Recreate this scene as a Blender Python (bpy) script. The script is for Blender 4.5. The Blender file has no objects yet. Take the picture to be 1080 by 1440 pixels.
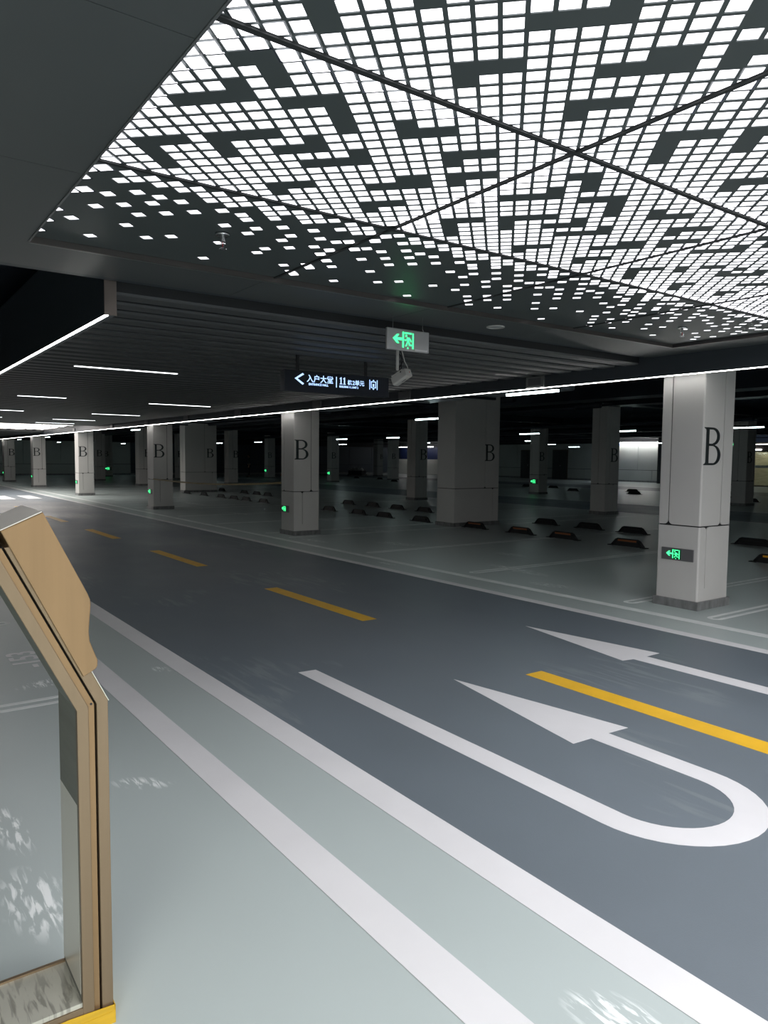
import bpy, bmesh, math, random
from mathutils import Vector, Matrix
random.seed(7)
SC = bpy.context.scene
COL = SC.collection

# ---------------------------------------------------------------- camera (eye 1.5 m above the floor)
def cam_setup():
    y, p, r = -0.944983894, -0.0728858522, 0.00958014494
    cy, sy, cp, sp = math.cos(y), math.sin(y), math.cos(p), math.sin(p)
    F = Vector((sy*cp, cy*cp, sp)); Rt = Vector((cy, -sy, 0)); U = Rt.cross(F)
    R2 = Rt*math.cos(r) + U*math.sin(r); U2 = -Rt*math.sin(r) + U*math.cos(r)
    cd = bpy.data.cameras.new('camera'); co = bpy.data.objects.new('camera', cd); COL.objects.link(co)
    m = Matrix((R2, U2, -F)).transposed().to_4x4(); m.translation = Vector((0, 0, 1.5))
    co.matrix_world = m
    cd.sensor_fit = 'VERTICAL'; cd.sensor_height = 36.0; cd.lens = 1033.057/1440*36.0
    cd.clip_start = .05; cd.clip_end = 300
    SC.camera = co
cam_setup()

# ---------------------------------------------------------------- world and exposure
W = bpy.data.worlds.new('world'); SC.world = W; W.use_nodes = True
W.node_tree.nodes['Background'].inputs[0].default_value = (.45, .62, 1.0, 1)
W.node_tree.nodes['Background'].inputs[1].default_value = .012
SC.view_settings.view_transform = 'Standard'; SC.view_settings.look = 'None'
SC.view_settings.exposure = 0.75; SC.view_settings.gamma = 1.0
SC.view_settings.use_curve_mapping = False
LUM = 1.6          # radiance of the backlit ceiling cells
STRIP = 13.0       # radiance of the strips along the lane
TUBE = 8.0        # radiance of the tube lamps over the bays

def room_lamp(name, loc, size, power, col, rot=(0, 0, 0)):
    # ceiling lamps of the lobby side behind the photographer
    l = bpy.data.lights.new(name, 'AREA'); l.shape = 'RECTANGLE'; l.size, l.size_y = size; l.energy = power; l.color = col
    o = bpy.data.objects.new(name, l); COL.objects.link(o); o.location = loc; o.rotation_euler = rot
    return o
room_lamp('lobby_lamp', (4.2, 3.2, 2.5), (3.0, 5.5), 400, (1, .985, .97))
room_lamp('lobby_lamp', (2.4, -1.4, 2.5), (4.5, 1.6), 130, (1, .985, .97))

# ---------------------------------------------------------------- materials
def mat(name, base, rough=.5, metal=0.0, spec=.5, emit=None, estr=0.0, coat=0.0):
    m = bpy.data.materials.new(name); m.use_nodes = True
    b = m.node_tree.nodes['Principled BSDF']
    b.inputs['Base Color'].default_value = (*base, 1)
    b.inputs['Roughness'].default_value = rough; b.inputs['Metallic'].default_value = metal
    b.inputs['Specular IOR Level'].default_value = spec
    b.inputs['Coat Weight'].default_value = coat; b.inputs['Coat Roughness'].default_value = .15
    if emit:
        b.inputs['Emission Color'].default_value = (*emit, 1); b.inputs['Emission Strength'].default_value = estr
    return m
def noisy(m, scale=(6, 6, 6), amt=.12, bump=0.0, bscale=60, detail=5, rvar=0.0, c2=None):
    """colour broken up by noise; optional fine bump and roughness variation"""
    nt = m.node_tree; N = nt.nodes; L = nt.links; b = N['Principled BSDF']
    tc = N.new('ShaderNodeTexCoord'); mp = N.new('ShaderNodeMapping'); mp.inputs['Scale'].default_value = scale
    L.new(tc.outputs['Object'], mp.inputs[0])
    n = N.new('ShaderNodeTexNoise'); n.inputs['Scale'].default_value = 1; n.inputs['Detail'].default_value = detail
    L.new(mp.outputs[0], n.inputs['Vector'])
    c = b.inputs['Base Color'].default_value[:3]
    r = N.new('ShaderNodeValToRGB'); r.color_ramp.elements[0].position = .3; r.color_ramp.elements[1].position = .72
    r.color_ramp.elements[0].color = (*[v*(1-amt) for v in c], 1)
    r.color_ramp.elements[1].color = (*(c2 or [min(1, v*(1+amt)) for v in c]), 1)
    L.new(n.outputs['Fac'], r.inputs[0]); L.new(r.outputs[0], b.inputs['Base Color'])
    if rvar:
        mr = N.new('ShaderNodeMapRange'); q = b.inputs['Roughness'].default_value
        mr.inputs['From Min'].default_value = .3; mr.inputs['From Max'].default_value = .7
        mr.inputs['To Min'].default_value = max(.03, q-rvar); mr.inputs['To Max'].default_value = min(1, q+rvar)
        L.new(n.outputs['Fac'], mr.inputs[0]); L.new(mr.outputs[0], b.inputs['Roughness'])
    if bump:
        n2 = N.new('ShaderNodeTexNoise'); n2.inputs['Scale'].default_value = bscale
        L.new(tc.outputs['Object'], n2.inputs['Vector'])
        bp = N.new('ShaderNodeBump'); bp.inputs['Strength'].default_value = bump; bp.inputs['Distance'].default_value = .002
        L.new(n2.outputs['Fac'], bp.inputs['Height']); L.new(bp.outputs[0], b.inputs['Normal'])
    return m
def scuffs_and_glints(m, thr=.62, streak=(8, 46, 1), colr=(.8, .86, .85), strength=.8, spots=(), rdrop=0.0):
    """worn, scratched patches, on the floor also painted reflections, laid over the paint colour"""
    nt = m.node_tree; N = nt.nodes; L = nt.links; b = N['Principled BSDF']
    tc = N.new('ShaderNodeTexCoord')
    def noise(sc, det, dist=0.0, rot=0.0):
        mp = N.new('ShaderNodeMapping'); mp.inputs['Scale'].default_value = sc; mp.inputs['Rotation'].default_value = (0, 0, rot)
        L.new(tc.outputs['Object'], mp.inputs[0])
        n = N.new('ShaderNodeTexNoise'); n.inputs['Scale'].default_value = 1; n.inputs['Detail'].default_value = det
        n.inputs['Distortion'].default_value = dist
        L.new(mp.outputs[0], n.inputs['Vector']); return n.outputs['Fac']
    def ramp(x, a, c):
        mr = N.new('ShaderNodeMapRange'); mr.inputs['From Min'].default_value = a; mr.inputs['From Max'].default_value = c
        mr.clamp = True; L.new(x, mr.inputs[0]); return mr.outputs[0]
    def op(o, x, y):
        q = N.new('ShaderNodeMath'); q.operation = o
        for k, v in enumerate((x, y)):
            if isinstance(v, (int, float)): q.inputs[k].default_value = v
            else: L.new(v, q.inputs[k])
        return q.outputs[0]
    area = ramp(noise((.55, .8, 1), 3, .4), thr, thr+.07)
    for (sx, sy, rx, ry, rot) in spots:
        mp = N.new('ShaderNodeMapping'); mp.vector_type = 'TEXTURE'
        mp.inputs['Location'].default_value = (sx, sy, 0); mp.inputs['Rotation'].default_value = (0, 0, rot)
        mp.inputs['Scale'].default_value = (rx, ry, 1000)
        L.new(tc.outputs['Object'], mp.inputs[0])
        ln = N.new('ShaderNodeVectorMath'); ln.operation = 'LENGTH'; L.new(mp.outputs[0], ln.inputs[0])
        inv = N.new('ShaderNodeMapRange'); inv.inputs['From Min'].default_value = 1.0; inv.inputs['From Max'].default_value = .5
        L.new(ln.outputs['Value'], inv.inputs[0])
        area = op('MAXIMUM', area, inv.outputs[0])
    fine = ramp(noise(streak, 9, .7, .35), .50, .60)
    msk = op('MULTIPLY', op('MULTIPLY', area, fine), strength)
    mx = N.new('ShaderNodeMix'); mx.data_type = 'RGBA'; mx.inputs[7].default_value = (*colr, 1)
    src = b.inputs['Base Color'].links[0].from_socket if b.inputs['Base Color'].links else None
    if src: L.new(src, mx.inputs[6])
    else: mx.inputs[6].default_value = b.inputs['Base Color'].default_value
    L.new(msk, mx.inputs[0]); L.new(mx.outputs[2], b.inputs['Base Color'])
    return m
M = {}
M['floor'] = scuffs_and_glints(noisy(mat('epoxy_light', (.46, .525, .515), .34, spec=.45), (.5, .7, 1), .05, .02, 180, detail=2),
                    thr=2.0, colr=(.93, .97, .96), strength=1.0,  # floor spots: scratches, with lamp reflections painted in as pale colour
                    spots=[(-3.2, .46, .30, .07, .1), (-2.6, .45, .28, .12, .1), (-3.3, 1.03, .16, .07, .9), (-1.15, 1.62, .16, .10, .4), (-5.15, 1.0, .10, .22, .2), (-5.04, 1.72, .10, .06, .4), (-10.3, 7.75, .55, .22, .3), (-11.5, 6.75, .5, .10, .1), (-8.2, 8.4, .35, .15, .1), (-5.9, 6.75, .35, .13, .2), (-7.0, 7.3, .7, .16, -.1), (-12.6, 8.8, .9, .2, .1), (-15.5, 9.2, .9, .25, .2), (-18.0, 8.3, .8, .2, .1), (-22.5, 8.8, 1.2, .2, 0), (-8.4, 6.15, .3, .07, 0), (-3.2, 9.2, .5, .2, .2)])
M['lane'] = scuffs_and_glints(noisy(mat('epoxy_lane', (.145, .175, .20), .42, spec=.4), (.6, .9, 1), .10, .25, 260, rvar=.08),
                   thr=.56, streak=(2, 14, 1), colr=(.24, .28, .29), strength=.55)
M['white_paint'] = noisy(mat('white_paint', (.76, .76, .77), .45), (3, 3, 3), .03)
M['dull_white'] = noisy(mat('bay_paint', (.80, .84, .83), .45), (4, 4, 4), .12)
M['yellow_paint'] = noisy(mat('yellow_paint', (.86, .50, .02), .45), (5, 5, 5), .08)
M['clad'] = noisy(mat('column_panel', (.60, .59, .57), .48), (2, 2, 2), .03, .04, 90)
M['joint'] = mat('joint_dark', (.015, .016, .018), .8)
M['plinth'] = noisy(mat('grey_marble', (.20, .205, .205), .35), (14, 14, 6), .35, detail=9)
M['letter'] = mat('letter_dark', (.020, .027, .028), .45)
M['soffit'] = noisy(mat('soffit_panel', (.09, .10, .10), .38, spec=.5), (1.3, 1.3, 1.3), .06)
M['sheet'] = mat('perforated_sheet', (.075, .09, .09), .42)
M['slat_side_shade'] = mat('slat_side_shade', (.022, .024, .026), .5)  # slat sides coloured darker to stand in for their shading
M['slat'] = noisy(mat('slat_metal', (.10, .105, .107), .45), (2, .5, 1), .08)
M['fascia'] = mat('fascia_dark', (.055, .065, .075), .4)
M['bronze_trim'] = mat('bronze_trim', (.24, .20, .18), .35, .6)
M['lip'] = mat('lip_metal', (.12, .11, .105), .35, .5)
M['seam'] = mat('seam_dark', (.025, .028, .028), .6)
M['black'] = mat('void_black', (.010, .018, .036), .8)
M['duct'] = noisy(mat('duct_dark', (.02, .026, .036), .5, .4), (2, 2, 2), .3)
M['foil'] = noisy(mat('foil_wrap', (.40, .44, .48), .32, .5), (3, 3, 3), .5, .9, 9)
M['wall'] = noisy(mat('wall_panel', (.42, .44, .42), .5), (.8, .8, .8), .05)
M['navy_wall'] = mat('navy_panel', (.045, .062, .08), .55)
M['metal'] = mat('steel_grey', (.35, .36, .36), .35, .8)
M['chrome'] = mat('chrome', (.8, .8, .82), .12, 1)
M['dark_metal'] = mat('dark_metal', (.03, .032, .035), .45, .3)
M['red'] = mat('red_glass', (.5, .02, .02), .2)
M['gold'] = noisy(mat('champagne_metal', (.30, .195, .098), .38, .55), (40, 40, 1.5), .05)
M['gold2'] = noisy(mat('bronze_metal', (.255, .188, .118), .36, .6), (40, 40, 1.5), .05)
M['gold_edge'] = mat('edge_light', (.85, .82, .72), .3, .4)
M['steel_in'] = noisy(mat('brushed_steel', (.20, .21, .18), .6, .1), (3, 3, 30), .1)
M['tape'] = noisy(mat('yellow_tape', (.60, .37, .02), .3), (6, 6, 60), .12, .4, 90)
M['plate'] = scuffs_and_glints(noisy(mat('steel_plate', (.60, .60, .52), .3, .35), (6, 6, 6), .08), thr=.42, streak=(9, 60, 1), colr=(.10, .09, .07), strength=.8)
M['sign_grey'] = mat('sign_face', (.42, .42, .42), .3, .3)
M['sign_dark'] = mat('sign_face_dark', (.17, .17, .175), .3, .3)
M['green'] = mat('sign_green', (.05, .5, .2), .4, emit=(.06, 1.0, .30), estr=1.1)
M['green_dark'] = mat('sign_green_ground', (.01, .09, .05), .4)
M['cctv'] = mat('plastic_white', (.58, .57, .54), .4)
M['cable'] = mat('cable_black', (.01, .01, .01), .5)
M['rubber'] = mat('rubber_black', (.010, .012, .013), .6)
M['reflector'] = mat('reflector_orange', (.26, .09, .03), .4)
M['reflector_y'] = mat('reflector_yellow', (.85, .42, .03), .35)
M['signbox'] = mat('navy_box', (.008, .013, .024), .35)
M['signtext'] = mat('lit_text', (.5, .6, .8), .4, emit=(.40, .60, 1.0), estr=.95)
M['cell'] = mat('light_cell', (.8, .8, .82), .5, emit=(.965, .945, 1.0), estr=LUM)
M['strip'] = mat('strip_lamp', (.9, .9, .9), .5, emit=(1.0, .98, .95), estr=STRIP)
M['tube'] = mat('tube_lamp', (.9, .9, .9), .5, emit=(.78, 1.0, 1.0), estr=TUBE)
M['slot'] = mat('slot_lamp', (.9, .9, .9), .5, emit=(.92, .96, 1.0), estr=3.0)
M['downlight'] = mat('lens_dim', (.45, .47, .46), .3)
M['wood'] = noisy(mat('light_timber', (.45, .42, .26), .4), (2, 2, 14), .25)
M['marble'] = noisy(mat('pale_marble', (.55, .52, .55), .3), (2, 2, 2), .15)
M['rose'] = mat('rose_lintel', (.30, .20, .19), .4)
M['frame'] = mat('door_frame', (.10, .085, .075), .35, .6)
M['glass'] = mat('door_glass', (.9, .95, .95), .03)
g = M['glass'].node_tree.nodes['Principled BSDF']; g.inputs['Transmission Weight'].default_value = 1.0
M['top_glare'] = mat('painted_glare', (.82, .79, .72), .3)  # pale tone standing in for glare on the stand's top
M['cove'] = mat('cove_lamp', (.9, .9, .9), .5, emit=(1, .99, .96), estr=26.0)
M['lobby'] = mat('lobby_lamp', (.9, .9, .9), .5, emit=(1, .98, .92), estr=5.0)
M['white_board'] = mat('white_board', (.82, .80, .77), .5)
M['blue_hoard'] = mat('navy_board', (.01, .02, .08), .5)
M['blue_lit'] = mat('blue_lit', (.05, .15, .6), .4, emit=(.15, .35, 1.0), estr=1.5)
M['skin'] = mat('skin', (.45, .28, .2), .6); M['hair'] = mat('hair', (.02, .018, .018), .5)
M['cloth'] = noisy(mat('dark_cloth', (.035, .045, .055), .8), (9, 9, 9), .4); M['cloth2'] = mat('dark_trousers', (.014, .017, .022), .85)
M['orange'] = mat('orange_board', (.55, .2, .06), .5)
M['band'] = mat('caution_band', (.22, .17, .07), .5)
M['sheeting'] = noisy(mat('white_sheeting', (.6, .63, .62), .5), (8, 8, 8), .3)

# ---------------------------------------------------------------- mesh helpers
class MB:
    def __init__(s): s.v = []; s.f = []
    def add(s, vs, fs):
        n = len(s.v); s.v += [tuple(v) for v in vs]; s.f += [tuple(i+n for i in f) for f in fs]; return s
    def box(s, x0, x1, y0, y1, z0, z1):
        v = [(x, y, z) for z in (z0, z1) for y in (y0, y1) for x in (x0, x1)]
        return s.add(v, [(0, 2, 3, 1), (4, 5, 7, 6), (0, 1, 5, 4), (2, 6, 7, 3), (0, 4, 6, 2), (1, 3, 7, 5)])
    def prism(s, pts, fn, t0, t1):
        """closed 2-D outline pts (a,b) swept from t0 to t1; fn(a,b,t) gives the 3-D point"""
        n = len(pts); v = [fn(a, b, t0) for a, b in pts] + [fn(a, b, t1) for a, b in pts]
        return s.add(v, [tuple(range(n))[::-1], tuple(range(n, 2*n))] + [(i, (i+1) % n, n+(i+1) % n, n+i) for i in range(n)])
    def tube(s, path, r, n=8, cap=True):
        path = [Vector(p) for p in path]; rings = []
        for k, p in enumerate(path):
            d = (path[min(k+1, len(path)-1)] - path[max(k-1, 0)]).normalized()
            a = d.orthogonal() if k == 0 else (prev - d*prev.dot(d))
            a.normalize(); prev = a; c = d.cross(a)
            rr = r[k] if isinstance(r, (list, tuple)) else r
            rings.append([p + (a*math.cos(q*2*math.pi/n) + c*math.sin(q*2*math.pi/n))*rr for q in range(n)])
        v = [q for R in rings for q in R]; f = []
        for k in range(len(rings)-1):
            for q in range(n): f.append((k*n+q, k*n+(q+1) % n, (k+1)*n+(q+1) % n, (k+1)*n+q))
        if cap: f += [tuple(range(n))[::-1], tuple(range((len(rings)-1)*n, len(rings)*n))]
        return s.add(v, f)
    def lathe(s, prof, c=(0, 0, 0), n=20):
        v = []; f = []
        for r, z in prof:
            for q in range(n):
                a = q*2*math.pi/n; v.append((c[0]+r*math.cos(a), c[1]+r*math.sin(a), c[2]+z))
        for k in range(len(prof)-1):
            for q in range(n): f.append((k*n+q, k*n+(q+1) % n, (k+1)*n+(q+1) % n, (k+1)*n+q))
        return s.add(v, f)
    def mesh(s, name, m, smooth=False):
        me = bpy.data.meshes.new(name); me.from_pydata(s.v, [], s.f); me.update()
        bm = bmesh.new(); bm.from_mesh(me); bmesh.ops.recalc_face_normals(bm, faces=bm.faces); bm.to_mesh(me); bm.free()
        for k in (m if isinstance(m, (list, tuple)) else [m]): me.materials.append(k)
        if smooth:
            for p in me.polygons: p.use_smooth = True
        return me
    def build(s, name, m, parent=None, smooth=False, bevel=0, loc=None):
        o = bpy.data.objects.new(name, s.mesh(name, m, smooth)); COL.objects.link(o)
        if parent is not None: o.parent = parent
        if loc: o.location = loc
        if bevel:
            b = o.modifiers.new('bevel', 'BEVEL'); b.width = bevel; b.segments = 2; b.limit_method = 'ANGLE'
        return o
def inst(name, me, parent=None, loc=(0, 0, 0), rz=0):
    o = bpy.data.objects.new(name, me); COL.objects.link(o); o.location = loc; o.rotation_euler = (0, 0, rz)
    if parent is not None: o.parent = parent
    return o
def tag(o, label=None, cat=None, group=None, kind=None):
    if label: o['label'] = label
    if cat: o['category'] = cat
    if group: o['group'] = group
    if kind: o['kind'] = kind
    return o
def empty(name, loc=(0, 0, 0), rz=0):
    o = bpy.data.objects.new(name, None); COL.objects.link(o); o.location = loc; o.rotation_euler = (0, 0, rz); o.empty_display_size = .1
    return o
def copy_tree(o, parent=None):
    c = o.copy(); COL.objects.link(c)
    if parent is not None: c.parent = parent
    for ch in list(o.children): copy_tree(ch, c)
    return c
def text_mesh(name, body, size, m, ext=.002, align='LEFT', sx=1.0, space=1.0, offset=0.0):
    cu = bpy.data.curves.new(name, 'FONT'); cu.body = body; cu.size = size; cu.extrude = ext; cu.align_x = align; cu.space_character = space; cu.offset = offset
    o = bpy.data.objects.new(name, cu); COL.objects.link(o)
    dg = bpy.context.evaluated_depsgraph_get(); dg.update()
    me = bpy.data.meshes.new_from_object(o.evaluated_get(dg)); me.name = name
    bpy.data.objects.remove(o); bpy.data.curves.remove(cu)
    for v in me.vertices: v.co.x *= sx
    me.materials.clear(); me.materials.append(m)
    return me
def curve_mesh(name, splines, m, ext=.003):
    """filled flat shape with holes from closed outlines, given thickness"""
    cu = bpy.data.curves.new(name, 'CURVE'); cu.dimensions = '2D'; cu.fill_mode = 'BOTH'; cu.extrude = ext
    for pts in splines:
        sp = cu.splines.new('POLY'); sp.points.add(len(pts)-1); sp.use_cyclic_u = True
        for k, p in enumerate(pts): sp.points[k].co = (p[0], p[1], 0, 1)
    o = bpy.data.objects.new(name, cu); COL.objects.link(o)
    dg = bpy.context.evaluated_depsgraph_get(); dg.update()
    me = bpy.data.meshes.new_from_object(o.evaluated_get(dg)); me.name = name
    bpy.data.objects.remove(o); bpy.data.curves.remove(cu); me.materials.clear(); me.materials.append(m)
    return me
# orientation of flat signs: local x runs along the face, local y is up
FACE_MY = Matrix(((1, 0, 0), (0, 0, -1), (0, 1, 0))).to_4x4()      # face looking towards -Y
FACE_PX = Matrix(((0, 0, 1), (1, 0, 0), (0, 1, 0))).to_4x4()       # face looking towards +X
def place(o, m, loc):
    q = m.copy(); q.translation = Vector(loc); o.matrix_basis = q; return o

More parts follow.
